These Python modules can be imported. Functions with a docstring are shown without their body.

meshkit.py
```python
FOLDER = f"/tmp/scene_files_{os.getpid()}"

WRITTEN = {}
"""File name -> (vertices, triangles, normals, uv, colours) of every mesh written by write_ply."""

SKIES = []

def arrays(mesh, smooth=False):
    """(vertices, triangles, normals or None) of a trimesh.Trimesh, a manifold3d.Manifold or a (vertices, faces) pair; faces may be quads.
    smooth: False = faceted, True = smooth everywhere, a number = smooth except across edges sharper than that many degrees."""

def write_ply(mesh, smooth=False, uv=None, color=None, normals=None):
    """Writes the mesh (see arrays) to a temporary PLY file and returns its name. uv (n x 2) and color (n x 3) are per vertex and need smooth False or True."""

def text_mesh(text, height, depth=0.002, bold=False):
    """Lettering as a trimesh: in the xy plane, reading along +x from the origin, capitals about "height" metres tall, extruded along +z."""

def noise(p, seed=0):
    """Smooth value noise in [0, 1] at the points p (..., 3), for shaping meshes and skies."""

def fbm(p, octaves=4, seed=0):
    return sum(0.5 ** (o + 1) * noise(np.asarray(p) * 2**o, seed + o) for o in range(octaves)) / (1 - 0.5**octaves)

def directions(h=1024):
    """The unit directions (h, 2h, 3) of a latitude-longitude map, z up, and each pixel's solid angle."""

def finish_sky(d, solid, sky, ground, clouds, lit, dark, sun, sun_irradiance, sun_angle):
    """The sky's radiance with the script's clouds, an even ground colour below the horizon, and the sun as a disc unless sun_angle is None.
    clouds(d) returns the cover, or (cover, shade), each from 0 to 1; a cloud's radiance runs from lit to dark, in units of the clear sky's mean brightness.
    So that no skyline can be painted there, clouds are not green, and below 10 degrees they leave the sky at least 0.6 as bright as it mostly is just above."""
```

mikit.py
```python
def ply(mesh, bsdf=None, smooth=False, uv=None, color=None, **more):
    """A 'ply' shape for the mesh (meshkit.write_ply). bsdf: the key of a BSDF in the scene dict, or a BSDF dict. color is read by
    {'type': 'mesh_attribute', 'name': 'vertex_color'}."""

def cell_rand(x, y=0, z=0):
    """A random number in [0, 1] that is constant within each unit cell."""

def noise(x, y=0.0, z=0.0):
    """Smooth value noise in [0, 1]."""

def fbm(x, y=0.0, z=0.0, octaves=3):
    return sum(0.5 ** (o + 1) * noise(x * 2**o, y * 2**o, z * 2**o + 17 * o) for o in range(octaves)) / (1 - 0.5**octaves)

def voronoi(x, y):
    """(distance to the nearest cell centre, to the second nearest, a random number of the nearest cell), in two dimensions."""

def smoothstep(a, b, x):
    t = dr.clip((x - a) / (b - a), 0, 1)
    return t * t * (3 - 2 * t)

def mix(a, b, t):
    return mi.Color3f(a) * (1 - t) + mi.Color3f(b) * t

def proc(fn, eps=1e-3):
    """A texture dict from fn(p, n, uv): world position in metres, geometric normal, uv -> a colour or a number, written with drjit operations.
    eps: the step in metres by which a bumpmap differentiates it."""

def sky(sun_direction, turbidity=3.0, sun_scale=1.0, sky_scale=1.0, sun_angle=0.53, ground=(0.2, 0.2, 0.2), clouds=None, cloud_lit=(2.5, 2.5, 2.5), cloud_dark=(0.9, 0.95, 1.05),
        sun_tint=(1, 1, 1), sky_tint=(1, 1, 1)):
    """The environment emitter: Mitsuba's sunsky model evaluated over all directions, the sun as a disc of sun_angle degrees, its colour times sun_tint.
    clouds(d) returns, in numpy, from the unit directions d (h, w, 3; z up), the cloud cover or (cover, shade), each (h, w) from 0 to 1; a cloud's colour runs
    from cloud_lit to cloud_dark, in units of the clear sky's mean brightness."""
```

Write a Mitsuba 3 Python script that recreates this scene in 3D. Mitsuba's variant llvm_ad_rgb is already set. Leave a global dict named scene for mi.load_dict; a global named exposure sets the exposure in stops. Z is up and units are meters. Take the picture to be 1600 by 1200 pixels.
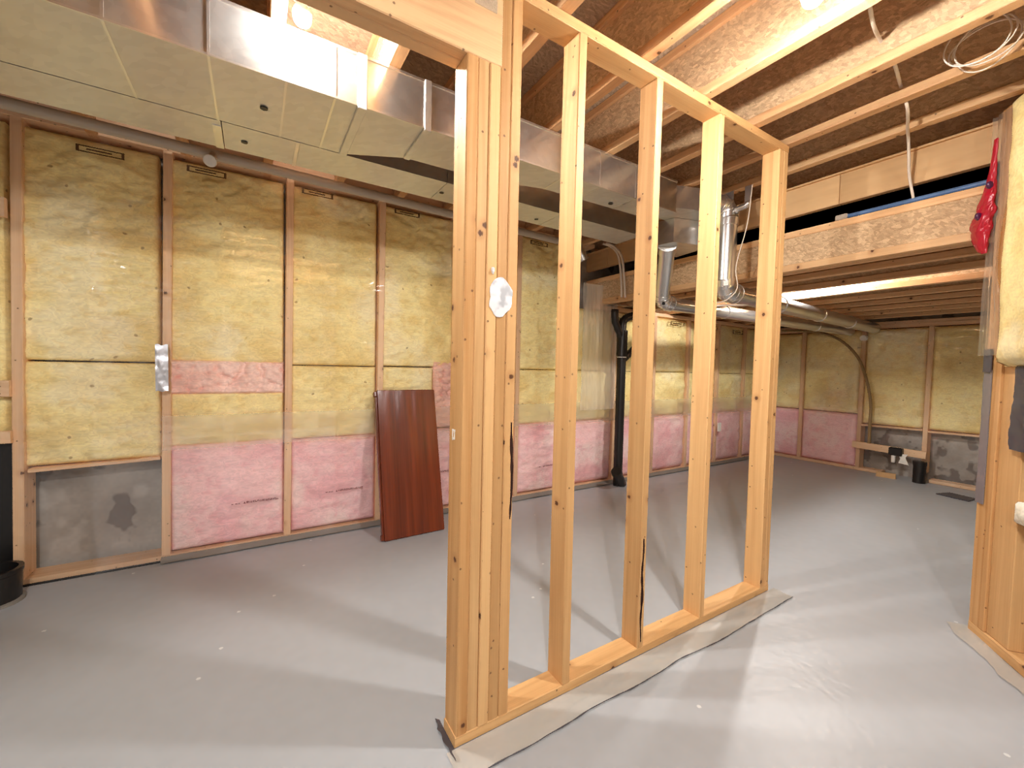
import math, random
import numpy as np
import trimesh
import drjit as dr
import mitsuba as mi
import mikit, meshkit
from mikit import noise, fbm, voronoi, cell_rand, smoothstep, mix

T = mi.ScalarTransform4f
scene, labels = {}, {}
rng = np.random.default_rng(7)

# ------------------------------------------------------------------ camera, lights, exposure
scene['camera'] = {'type': 'perspective', 'fov': 101.963, 'fov_axis': 'x', 'near_clip': 0.02, 'far_clip': 60.0,
    'to_world': T().look_at(origin=[0, 0, 1.2], target=[0.527698, 0.848476, 1.2 - 0.040285], up=[0.002734, 0.045729, 0.998950])}
exposure = 0.25
WARM = np.array([1.0, 0.97, 0.93])
COOL = np.array([0.90, 0.97, 1.06])
BULBS = [  # position of the globe, radiance, tint
    ((0.145, 1.668, 2.398), 2100.0, WARM),
    ((1.40, 0.62, 2.31), 2250.0, WARM),
    ((3.80, 1.69, 1.93), 2100.0, WARM),
    ((-0.45, -0.90, 2.43), 4600.0, WARM),
    ((-0.80, -1.70, 2.30), 2000.0, COOL),  # unseen cool bulb, added as fill light from behind the camera
]

# ------------------------------------------------------------------ helpers
def L(r, g, b):
    c = np.array([r, g, b], float) / 255.0
    return [float(x) for x in np.where(c <= 0.04045, c / 12.92, ((c + 0.055) / 1.055) ** 2.4)]

def C3(r, g, b):
    return mi.Color3f(*L(r, g, b))

def rgb(r, g, b):
    return {'type': 'rgb', 'value': L(r, g, b)}

def numbered(key):
    if key not in used:
        used.add(key); return key
    i = 1
    while f'{key}_{i:03d}' in used:
        i += 1
    used.add(f'{key}_{i:03d}')
    return f'{key}_{i:03d}'
used = set()

def put(key, mesh, bsdf, smooth=False, uv=None, **kw):
    scene[key] = mikit.ply(mesh, bsdf, smooth=smooth, uv=uv, **kw)
    return key

def part(parent, name, mesh, bsdf, smooth=False, uv=None, label=None, **kw):
    key = numbered(parent + '__' + name)
    put(key, mesh, bsdf, smooth, uv, **kw)
    if label:
        labels[key] = {'label': label}
    return key

def tag(key, label, category, group=None, kind=None):
    labels[key] = {'label': label, 'category': category}
    if group: labels[key]['group'] = group
    if kind: labels[key]['kind'] = kind

def structure(key, label):
    labels[key] = {'label': label, 'kind': 'structure'}

def unit(v):
    v = np.asarray(v, float); return v / np.linalg.norm(v)

class Acc:
    """Collects unshared faces with uv."""
    def __init__(s): s.v, s.f, s.uv, s.n = [], [], [], 0
    def quad(s, a, b, c, d, uv=None):
        s.v += [a, b, c, d]; n = s.n
        s.f += [[n, n + 1, n + 2], [n, n + 2, n + 3]]
        s.uv += uv if uv is not None else [(0, 0)] * 4
        s.n += 4
    def mesh(s): return (np.array(s.v, float), np.array(s.f)), np.array(s.uv, float)

_board = [0]
def board(a, b, w, t, wdir, seg=1, bow=0.0, r=0.003, acc=None, wave=0.0):
    """A length of lumber from a to b (centre line), w wide along wdir, t thick, with eased edges. uv: metres along + 40*id, metres around."""
    a, b = np.asarray(a, float), np.asarray(b, float)
    ax = unit(b - a); ln = np.linalg.norm(b - a)
    wd = np.asarray(wdir, float); wd = unit(wd - ax * (wd @ ax)); td = np.cross(ax, wd)
    _board[0] += 1; k = _board[0]
    hw, ht = w / 2, t / 2
    prof = [(-hw + r, -ht), (hw - r, -ht), (hw, -ht + r), (hw, ht - r), (hw - r, ht), (-hw + r, ht), (-hw, ht - r), (-hw, -ht + r)]
    per = [0]
    for i in range(8):
        p, q = prof[i], prof[(i + 1) % 8]
        per.append(per[-1] + math.hypot(q[0] - p[0], q[1] - p[1]))
    off = (k * 0.37) % 5.0
    A = acc or Acc()
    rr = np.random.default_rng(k)
    rings = []
    for i in range(seg + 1):
        s = i / seg
        c = a + ax * ln * s + (wd * rr.normal() * 0 + td * bow * math.sin(math.pi * s))
        jit = rr.normal(size=(8, 1)) * wave if 0 < i < seg else np.zeros((8, 1))
        rings.append([c + wd * p[0] * (1 + float(jit[j, 0])) + td * p[1] * (1 + float(jit[j, 0])) for j, p in enumerate(prof)])
    for i in range(seg):
        for j in range(8):
            j2 = (j + 1) % 8
            u0, u1 = ln * i / seg, ln * (i + 1) / seg
            A.quad(rings[i][j], rings[i][j2], rings[i + 1][j2], rings[i + 1][j],
                   [(u0 + 40 * k, per[j] + off), (u0 + 40 * k, per[j + 1] + off), (u1 + 40 * k, per[j + 1] + off), (u1 + 40 * k, per[j] + off)])
    for ring, flip in ((rings[0], True), (rings[-1], False)):
        n = A.n
        A.v += ring; A.n += 8
        A.uv += [(40 * k + 20 + p[0], p[1] + off) for p in prof]
        for j in range(1, 7):
            A.f.append([n, n + j + 1, n + j] if flip else [n, n + j, n + j + 1])
    return A if acc else A.mesh()

def boxm(lo, hi, r=0.0):
    """A box, with bevelled edges when r > 0."""
    lo, hi = np.asarray(lo, float), np.asarray(hi, float)
    lo, hi = np.minimum(lo, hi), np.maximum(lo, hi)
    if r <= 0:
        m = trimesh.creation.box(extents=hi - lo); m.apply_translation((lo + hi) / 2)
        return unshare(m)
    pts = []
    for x in (0, 1):
        for y in (0, 1):
            for z in (0, 1):
                c = np.array([(lo, hi)[x][0], (lo, hi)[y][1], (lo, hi)[z][2]])
                s = np.array([1 - 2 * x, 1 - 2 * y, 1 - 2 * z]) * r
                for k in range(3):
                    d = s.copy(); d[k] = 0
                    pts.append(c + d)
    return unshare(trimesh.convex.convex_hull(np.array(pts)))

def unshare(m):
    v = np.asarray(m.vertices)[np.asarray(m.faces)].reshape(-1, 3)
    return trimesh.Trimesh(v, np.arange(len(v)).reshape(-1, 3), process=False)

def join(ms):
    ms = [trimesh.Trimesh(*m, process=False) if isinstance(m, tuple) else m for m in ms]
    return trimesh.util.concatenate(ms)

def spline(pts, n=12):
    p = np.asarray(pts, float)
    if len(p) < 3: return np.linspace(p[0], p[-1], n)
    P = np.vstack([2 * p[0] - p[1], p, 2 * p[-1] - p[-2]])
    out = []
    for i in range(1, len(P) - 2):
        for t in np.linspace(0, 1, n, endpoint=False):
            a, b, c, d = P[i - 1], P[i], P[i + 1], P[i + 2]
            out.append(0.5 * (2 * b + (c - a) * t + (2 * a - 5 * b + 4 * c - d) * t * t + (3 * b - a - 3 * c + d) * t ** 3))
    out.append(p[-1])
    return np.array(out)

def tube(pts, rad, sides=12, caps=True):
    p = np.asarray(pts, float); n = len(p)
    rad = np.broadcast_to(rad, (n,))
    t = np.gradient(p, axis=0); t /= np.linalg.norm(t, axis=1, keepdims=True) + 1e-12
    up = np.array([0, 0, 1.0]) if abs(t[0][2]) < 0.9 else np.array([1.0, 0, 0])
    a = unit(np.cross(t[0], up)); frames = [a]
    for i in range(1, n):
        a = frames[-1] - t[i] * (frames[-1] @ t[i]); frames.append(unit(a))
    a = np.array(frames); b = np.cross(t, a)
    ang = np.arange(sides) * 2 * np.pi / sides
    v = p[:, None] + rad[:, None, None] * (np.cos(ang)[None, :, None] * a[:, None] + np.sin(ang)[None, :, None] * b[:, None])
    i, j = np.meshgrid(np.arange(n - 1), np.arange(sides), indexing='ij')
    q = np.stack([i * sides + j, i * sides + (j + 1) % sides, (i + 1) * sides + (j + 1) % sides, (i + 1) * sides + j], -1).reshape(-1, 4)
    f = np.vstack([q[:, [0, 1, 2]], q[:, [0, 2, 3]]])
    v = v.reshape(-1, 3)
    if caps:
        m = len(v); v = np.vstack([v, p[:1], p[-1:]])
        k = np.arange(sides)
        f = np.vstack([f, np.stack([np.full(sides, m), (k + 1) % sides, k], 1), np.stack([np.full(sides, m + 1), (n - 1) * sides + k, (n - 1) * sides + (k + 1) % sides], 1)])
    return trimesh.Trimesh(v, f, process=False)

def lathe(profile, sides=28, at=(0, 0, 0), axis=(0, 0, 1)):
    pr = np.asarray(profile, float); ang = np.arange(sides) * 2 * np.pi / sides
    v = np.stack([pr[:, None, 0] * np.cos(ang), pr[:, None, 0] * np.sin(ang), np.repeat(pr[:, 1:2], sides, 1)], -1).reshape(-1, 3)
    n = len(pr)
    i, j = np.meshgrid(np.arange(n - 1), np.arange(sides), indexing='ij')
    q = np.stack([i * sides + j, i * sides + (j + 1) % sides, (i + 1) * sides + (j + 1) % sides, (i + 1) * sides + j], -1).reshape(-1, 4)
    m = trimesh.Trimesh(v, np.vstack([q[:, [0, 1, 2]], q[:, [0, 2, 3]]]), process=False)
    m.apply_transform(trimesh.geometry.align_vectors([0, 0, 1], unit(axis))); m.apply_translation(at)
    return m

def sheet(origin, eu, ev, nu, nv, disp, uvscale=1.0):
    """Grid with points origin + u eu + v ev (u, v in 0..1), displaced by disp(P, u, v) -> (k,3) vectors."""
    u, v = np.meshgrid(np.linspace(0, 1, nu + 1), np.linspace(0, 1, nv + 1), indexing='ij')
    P = np.asarray(origin, float) + u[..., None] * np.asarray(eu, float) + v[..., None] * np.asarray(ev, float)
    P = P + disp(P, u, v)
    i, j = np.meshgrid(np.arange(nu), np.arange(nv), indexing='ij')
    a = i * (nv + 1) + j
    q = np.stack([a, a + nv + 1, a + nv + 2, a + 1], -1).reshape(-1, 4)
    m = trimesh.Trimesh(P.reshape(-1, 3), np.vstack([q[:, [0, 1, 2]], q[:, [0, 2, 3]]]), process=False)
    return m

def prism(poly, z0, z1):
    from shapely.geometry import Polygon
    m = trimesh.creation.extrude_polygon(Polygon(poly), z1 - z0, engine='earcut')
    m.apply_translation([0, 0, z0])
    return unshare(m)

# ------------------------------------------------------------------ materials
def wood_fn(light, dark, spread, knots=0.90):
    lc, dc = L(*light), L(*dark)
    def fn(p, n, uv):
        k = dr.floor(uv.x / 40.0)
        l, g = uv.x - 40.0 * k, uv.y
        tone = cell_rand(k, 3, 1)
        wob = fbm(l * 1.3, g * 5.0, k * 1.7, 2)
        rings = noise(l * 0.35 + wob * 0.5, g * 70.0 + wob * 9.0, k)
        fine = noise(l * 5.0, g * 420.0, k + 9)
        blot = fbm(l * 3.0, g * 18.0, k + 31, 2)
        t = 0.42 * rings + 0.18 * fine + 0.35 * blot + 0.5 * spread * (tone - 0.5)
        c = mix(lc, dc, dr.clip(t * 1.25 - 0.22, 0, 1))
        c = c * (1.0 + 0.22 * spread * (cell_rand(k, 5, 2) - 0.5))
        d1, d2, r = voronoi(l * 9.0 + k * 3.3, g * 9.0 + k)
        d1 = d1 + 0.05 * (fine - 0.5)
        kn = smoothstep(0.095, 0.05, d1) * dr.select(r > knots, 1.0, 0.0)
        halo = smoothstep(0.30, 0.06, d1) * dr.select(r > knots, 0.35, 0.0)
        c = mix(c, L(150, 92, 48), halo)
        e1, e2, q = voronoi(l * 24.0 + k * 1.9, g * 24.0 + k * 0.7)
        kn = dr.maximum(kn, smoothstep(0.12, 0.05, e1) * dr.select(q > 0.90, 0.8, 0.0))
        return mix(c, L(72, 40, 22), kn * 0.9)
    return fn

def add_bsdf(key, d):
    scene[key] = d if d['type'] in ('twosided', 'thindielectric', 'blendbsdf', 'mask') else {'type': 'twosided', 'bsdf': d}
    return key

def wood(key, light, dark, spread=1.0, rough=0.62, knots=0.90):
    f = wood_fn(light, dark, spread, knots)
    return add_bsdf(key, {'type': 'principled', 'base_color': mikit.proc(f), 'roughness': rough, 'specular': 0.35})

wood('mat_lumber', (214, 170, 116), (178, 127, 74))
wood('mat_lumber_wall', (230, 194, 156), (206, 164, 124), 0.8)
wood('mat_lumber_joist', (222, 180, 132), (186, 132, 86), 1.2)

def osb_fn(base, lo, hi, s=1.0, axis=2):
    def fn(p, n, uv):
        k = dr.floor(uv.x / 40.0)
        x, y = (uv.x - 40.0 * k) * s + k * 3.1, uv.y * s
        wx = x + 0.05 * noise(x * 7, y * 7, 3.0); wy = y + 0.05 * noise(x * 7, y * 7, 8.0)
        d, e, r = voronoi(wx * 26.0, wy * 62.0)
        d2, e2, r2 = voronoi((wx * 0.7 + wy * 0.7) * 30.0 + 7, (wy * 0.7 - wx * 0.7) * 70.0)
        a = dr.select(r2 > 0.45, r, r2 * 1.6)
        big = fbm(x * 2.0, y * 2.0, 2.0, 2)
        fine = noise(x * 90, y * 300.0, 1.0)
        c = mix(L(*lo), L(*hi), dr.clip(a * 0.8 + 0.25 * fine - 0.05 + 0.3 * (big - 0.5), 0, 1))
        edge = smoothstep(0.05, 0.0, e - d) * 0.35
        return mix(c, L(*base), edge)
    return fn

add_bsdf('mat_osb', {'type': 'principled', 'base_color': mikit.proc(osb_fn((134, 104, 76), (176, 142, 106), (220, 188, 148), 1.6)), 'roughness': 0.7, 'specular': 0.3})
add_bsdf('mat_osb_floor', {'type': 'principled', 'base_color': mikit.proc(osb_fn((122, 102, 84), (160, 136, 112), (204, 180, 150), 1.4)), 'roughness': 0.75, 'specular': 0.25})

def panel_fn(p, n, uv):
    f = fbm(p.y * 6.0, p.z * 40.0, p.x * 6.0, 3)
    g = noise(p.y * 1.2, p.z * 3.0)
    return mix(L(222, 182, 132), L(200, 158, 110), dr.clip(0.7 * f + 0.4 * g - 0.1, 0, 1))
add_bsdf('mat_lvl', {'type': 'principled', 'base_color': mikit.proc(panel_fn), 'roughness': 0.6, 'specular': 0.3})

def floor_fn(p, n, uv):
    a = fbm(p.x * 1.1, p.y * 1.1, 0.0, 4)
    b = noise(p.x * 26.0 + p.y * 9.0, p.y * 26.0 - p.x * 9.0, 2.0)
    c = mix(L(171, 174, 177), L(159, 162, 165), dr.clip(a * 1.2 - 0.1, 0, 1))
    c = c * (0.985 + 0.03 * b)
    d, e, r = voronoi(p.x * 3.1, p.y * 3.1)
    spot = smoothstep(0.028, 0.018, d) * dr.select(r > 0.86, 0.55, 0.0)
    return mix(c, L(226, 226, 222), spot)
def floor_bump(p, n, uv):
    return noise(p.x * 60.0, p.y * 60.0, 0.0) * 0.45 + 0.35 * noise(p.x * 24.0 + p.y * 8.0, p.y * 24.0, 4.0)
def floor_rough(p, n, uv):
    return 0.37 + 0.12 * fbm(p.x * 3.0, p.y * 3.0, 7.0, 3)
add_bsdf('mat_floor', {'type': 'bumpmap', 'arbitrary': mikit.proc(floor_bump, eps=2e-3), 'scale': 0.0016,
    'bsdf': {'type': 'principled', 'base_color': mikit.proc(floor_fn), 'roughness': mikit.proc(floor_rough), 'specular': 0.6}})

def concrete_fn(p, n, uv):
    x, z = p.x + p.y, p.z
    a = fbm(x * 3.0, z * 3.0, 1.0, 4)
    b = fbm(x * 9.0, z * 9.0, 5.0, 3)
    c = mix(L(186, 178, 168), L(132, 124, 116), dr.clip((a - 0.3) * 1.9, 0, 1))
    c = mix(c, L(92, 80, 74), smoothstep(0.54, 0.64, b) * 0.75)
    c = mix(c, L(190, 184, 176), smoothstep(0.60, 0.72, fbm(x * 5.0 + 9, z * 5.0, 2.0, 3)) * 0.6)
    return c * (0.95 + 0.1 * noise(x * 70, z * 70))
add_bsdf('mat_concrete', {'type': 'principled', 'base_color': mikit.proc(concrete_fn), 'roughness': 0.85, 'specular': 0.2})

def batt_fn(main, deep, pale, seed):
    def fn(p, n, uv):
        x, z = p.x + p.y * 1.0, p.z
        a = fbm(x * 5.0, z * 6.5, seed, 4)
        b = fbm(x * 22.0, z * 26.0, seed + 4.0, 3)
        c = mix(L(*main), L(*deep), smoothstep(0.42, 0.75, a) * 0.65)
        c = mix(c, L(*pale), smoothstep(0.50, 0.72, fbm(x * 3.0 + 5, z * 3.0, seed + 9.0, 3)) * 0.6)
        c = mix(c, L(*deep), smoothstep(0.5, 0.85, b) * 0.5)
        d, e, r = voronoi(x * 7.0, z * 7.0)
        c = mix(c, L(120, 84, 42), smoothstep(0.075, 0.03, d) * dr.select(r > 0.83, 0.6, 0.0) * (1.0 if seed < 20 else 0.0))
        return c * (0.90 + 0.20 * noise(x * 95.0 + 8.0 * b, z * 140.0, seed))
    return fn
add_bsdf('mat_batt_yellow', {'type': 'diffuse', 'reflectance': mikit.proc(batt_fn((250, 233, 170), (230, 202, 130), (248, 238, 200), 3.0))})
add_bsdf('mat_batt_pink', {'type': 'diffuse', 'reflectance': mikit.proc(batt_fn((248, 206, 206), (234, 172, 178), (248, 226, 220), 23.0))})
add_bsdf('mat_batt_pink_loose', {'type': 'diffuse', 'reflectance': mikit.proc(batt_fn((250, 212, 200), (238, 186, 174), (252, 226, 214), 43.0))})

def film(key, w, alpha, col):
    add_bsdf(key, {'type': 'blendbsdf', 'weight': w, 'clear': {'type': 'thindielectric', 'int_ior': 1.5, 'ext_ior': 1.0},
        'haze': {'type': 'twosided', 'bsdf': {'type': 'roughplastic', 'diffuse_reflectance': rgb(*col), 'alpha': alpha}}})
add_bsdf('mat_batt_white', {'type': 'diffuse', 'reflectance': mikit.proc(batt_fn((240, 234, 214), (214, 200, 170), (248, 244, 230), 63.0))})
add_bsdf('mat_poly', {'type': 'thindielectric', 'int_ior': 1.5, 'ext_ior': 1.0})
film('mat_poly_haze', 0.09, 0.15, (246, 238, 222))
film('mat_poly_strip', 0.48, 0.08, (216, 210, 198))
def strip_fn(p, n, uv):
    a = fbm(p.x * 7.0, p.y * 16.0, 1.0, 4)
    return mix(L(196, 190, 178), L(158, 150, 138), dr.clip(a * 1.8 - 0.4, 0, 1))
add_bsdf('mat_poly_floor', {'type': 'twosided', 'bsdf': {'type': 'principled', 'base_color': mikit.proc(strip_fn), 'roughness': 0.25, 'specular': 0.6}})

def galv_rough(p, n, uv):
    s = voronoi(p.x * 45.0 + p.y * 13, p.z * 45.0 + p.y * 31.0)[2]
    st = noise(p.x * 2.0, p.z * 150.0, p.y * 120.0)
    return 0.15 + 0.04 * s + 0.08 * st
def galv_col(p, n, uv):
    s = voronoi(p.x * 38.0 + p.y * 17, p.z * 38.0 + p.y * 29.0)[2]
    b = fbm(p.x * 4.0, p.y * 6.0, p.z * 12.0, 3)
    return mi.Color3f(L(222, 222, 219)) * (0.90 + 0.08 * s + 0.14 * (b - 0.5))
add_bsdf('mat_galv', {'type': 'principled', 'base_color': mikit.proc(galv_col), 'metallic': 0.92, 'roughness': mikit.proc(galv_rough)})
def galv_bottom_rough(p, n, uv):
    return 0.34 + 0.12 * fbm(p.x * 5.0, p.y * 9.0, p.z, 3)
add_bsdf('mat_galv_dull', {'type': 'principled', 'base_color': mikit.proc(galv_col), 'metallic': 0.85, 'roughness': mikit.proc(galv_bottom_rough)})
add_bsdf('mat_galv_pipe', {'type': 'principled', 'base_color': rgb(226, 225, 222), 'metallic': 0.95, 'roughness': 0.24})
add_bsdf('mat_foil', {'type': 'principled', 'base_color': rgb(196, 194, 196), 'metallic': 0.9, 'roughness': 0.3})
add_bsdf('mat_black', {'type': 'principled', 'base_color': rgb(22, 21, 21), 'roughness': 0.35, 'specular': 0.5})
add_bsdf('mat_dark', {'type': 'diffuse', 'reflectance': rgb(30, 27, 25)})
add_bsdf('mat_white', {'type': 'principled', 'base_color': rgb(228, 224, 214), 'roughness': 0.45})
add_bsdf('mat_pvc', {'type': 'principled', 'base_color': rgb(178, 164, 148), 'roughness': 0.4})
add_bsdf('mat_cable', {'type': 'principled', 'base_color': rgb(216, 200, 182), 'roughness': 0.5})
add_bsdf('mat_hose', {'type': 'principled', 'base_color': rgb(150, 124, 84), 'roughness': 0.5})
add_bsdf('mat_blue', {'type': 'principled', 'base_color': rgb(78, 108, 150), 'roughness': 0.35})
add_bsdf('mat_gasket', {'type': 'diffuse', 'reflectance': rgb(132, 128, 122)})
add_bsdf('mat_tape', {'type': 'twosided', 'bsdf': {'type': 'principled', 'base_color': rgb(112, 106, 108), 'roughness': 0.28, 'specular': 0.7}})
add_bsdf('mat_flap', {'type': 'twosided', 'bsdf': {'type': 'principled', 'base_color': rgb(70, 68, 74), 'roughness': 0.35}})
add_bsdf('mat_red', {'type': 'twosided', 'bsdf': {'type': 'principled', 'base_color': rgb(168, 20, 42), 'roughness': 0.3, 'specular': 0.6}})
add_bsdf('mat_print', {'type': 'diffuse', 'reflectance': rgb(96, 72, 44)})
add_bsdf('mat_print_red', {'type': 'diffuse', 'reflectance': rgb(122, 58, 66)})
add_bsdf('mat_purple', {'type': 'twosided', 'bsdf': {'type': 'principled', 'base_color': rgb(70, 24, 62), 'roughness': 0.3}})
add_bsdf('mat_crack', {'type': 'diffuse', 'reflectance': rgb(58, 40, 34)})

def mahogany_fn(p, n, uv):
    a = fbm(uv.x * 30.0, uv.y * 1.6, 2.0, 3)
    b = noise(uv.x * 160.0, uv.y * 4.0, 1.0)
    return mix(L(122, 50, 20), L(76, 26, 11), dr.clip(0.9 * a + 0.3 * b - 0.2, 0, 1))
def mahogany_bump(p, n, uv):
    return fbm(uv.x * 16.0, uv.y * 2.2, 5.0, 2)
add_bsdf('mat_mahogany', {'type': 'bumpmap', 'arbitrary': mikit.proc(mahogany_bump, eps=2e-3), 'scale': 0.004,
    'bsdf': {'type': 'principled', 'base_color': mikit.proc(mahogany_fn), 'roughness': 0.22, 'specular': 0.55, 'clearcoat': 0.25, 'clearcoat_gloss': 0.9}})
def paper_fn(p, n, uv):
    return mix(L(226, 224, 224), L(176, 176, 178), smoothstep(0.45, 0.7, fbm(p.x * 30.0, p.z * 30.0, 0.0, 3)))
add_bsdf('mat_paper', {'type': 'twosided', 'bsdf': {'type': 'diffuse', 'reflectance': mikit.proc(paper_fn)}})

# ================================================================== STRUCTURE
X0, X1, Y0, Y1, ZC = -3.0, 6.62, -2.6, 3.34, 2.70
# floor
key = put('floor', boxm((X0, Y0, -0.10), (X1, Y1, 0.0)), 'mat_floor')
structure('floor', 'smooth grey painted concrete basement floor')
put('wall_back', boxm((X0 - 0.15, Y0, 0), (X0, Y1, 2.72)), 'mat_concrete'); structure('wall_back', 'concrete wall behind the camera')
put('wall_right', boxm((X0, Y0 - 0.15, 0), (X1, Y0, 2.72)), 'mat_concrete'); structure('wall_right', 'concrete wall on the right side')
put('wall_left', boxm((X0, Y1, 0), (X1, Y1 + 0.2, 2.72)), 'mat_concrete'); structure('wall_left', 'framed exterior wall with yellow and pink insulation behind clear plastic')
put('wall_far', boxm((X1, Y0, 0), (X1 + 0.2, Y1, 2.72)), 'mat_concrete'); structure('wall_far', 'framed far wall with insulation over bare concrete')

def uvbox(lo, hi):
    """Box with board-like uv (metres), for OSB."""
    _board[0] += 1; k = _board[0]
    lo, hi = np.asarray(lo, float), np.asarray(hi, float)
    A = Acc(); d = hi - lo
    for ax in range(3):
        u, v = [i for i in range(3) if i != ax]
        if d[v] > d[u]: u, v = v, u
        for s in (0, 1):
            c = []
            for a, b in ((0, 0), (1, 0), (1, 1), (0, 1)):
                p = lo.copy(); p[ax] = (lo, hi)[s][ax]; p[u] = (lo, hi)[a][u]; p[v] = (lo, hi)[b][v]; c.append(p)
            n = np.cross(c[1] - c[0], c[2] - c[0])
            uvq = [(40 * k + p[u] - lo[u], p[v] - lo[v]) for p in c]
            if (n[ax] > 0) != (s == 1): c, uvq = c[::-1], uvq[::-1]
            A.quad(*c, uvq)
    return A.mesh()

# ceiling: OSB subfloor sheets on I-joists that run along y
sh = uvbox((X0, Y0, ZC + 0.001), (3.06, Y1, ZC + 0.02)); put('ceiling', sh[0], 'mat_osb_floor', uv=sh[1])
structure('ceiling', 'unfinished ceiling of I-joists under strand board')
def ijoist(parent, x_far, z0, z1, ya, yb, fw=0.05, ft=0.040):
    j = numbered(parent + '__joist')
    xc = x_far - fw / 2
    m, uv = board((xc, ya, z0 + ft / 2), (xc, yb, z0 + ft / 2), fw, ft, (1, 0, 0)); part(j, 'flange', m, 'mat_lumber_joist', uv=uv)
    m, uv = board((xc, ya, z1 - ft / 2), (xc, yb, z1 - ft / 2), fw, ft, (1, 0, 0)); part(j, 'flange', m, 'mat_lumber_joist', uv=uv)
    w = uvbox((xc - 0.006, ya, z0 + ft), (xc + 0.006, yb, z1 - ft)); part(j, 'web', w[0], 'mat_osb', uv=w[1])
for x in (-2.71, -2.31, -1.91, -1.51, -1.11, -0.71, -0.31, 0.10, 0.51, 0.92, 1.315, 1.714, 2.11, 2.435, 2.757):
    ijoist('ceiling', x, 2.40, ZC, Y0, Y1)
# laminated board that closes the step between the two ceilings, in three lengths
for ya, yb in ((Y0, 1.12), (1.123, 3.03), (3.033, Y1)):
    part('ceiling', 'step_board', boxm((2.965, ya, 2.215), (3.005, yb, 2.388), 0.002), 'mat_lvl', label='smooth tan board above the dropped beam')
part('ceiling', 'step_trim', boxm((2.952, Y0, 2.389), (3.0, Y1, 2.399)), 'mat_lvl')
w_ = uvbox((3.03, Y0, 2.402), (3.05, Y1, ZC)); part('ceiling', 'rim_board', w_[0], 'mat_osb', uv=w_[1])

# lower ceiling beyond the dropped beam
sh = uvbox((3.06, Y0, 2.101), (X1, Y1, 2.12)); put('ceiling_001', sh[0], 'mat_osb_floor', uv=sh[1])
structure('ceiling_001', 'lower joist ceiling of the far part of the basement')
for x in (3.275, 3.67, 4.085, 4.525, 4.89, 5.30, 5.70, 6.11):
    ijoist('ceiling_001', x, 1.85, 2.10, Y0, Y1)

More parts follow.
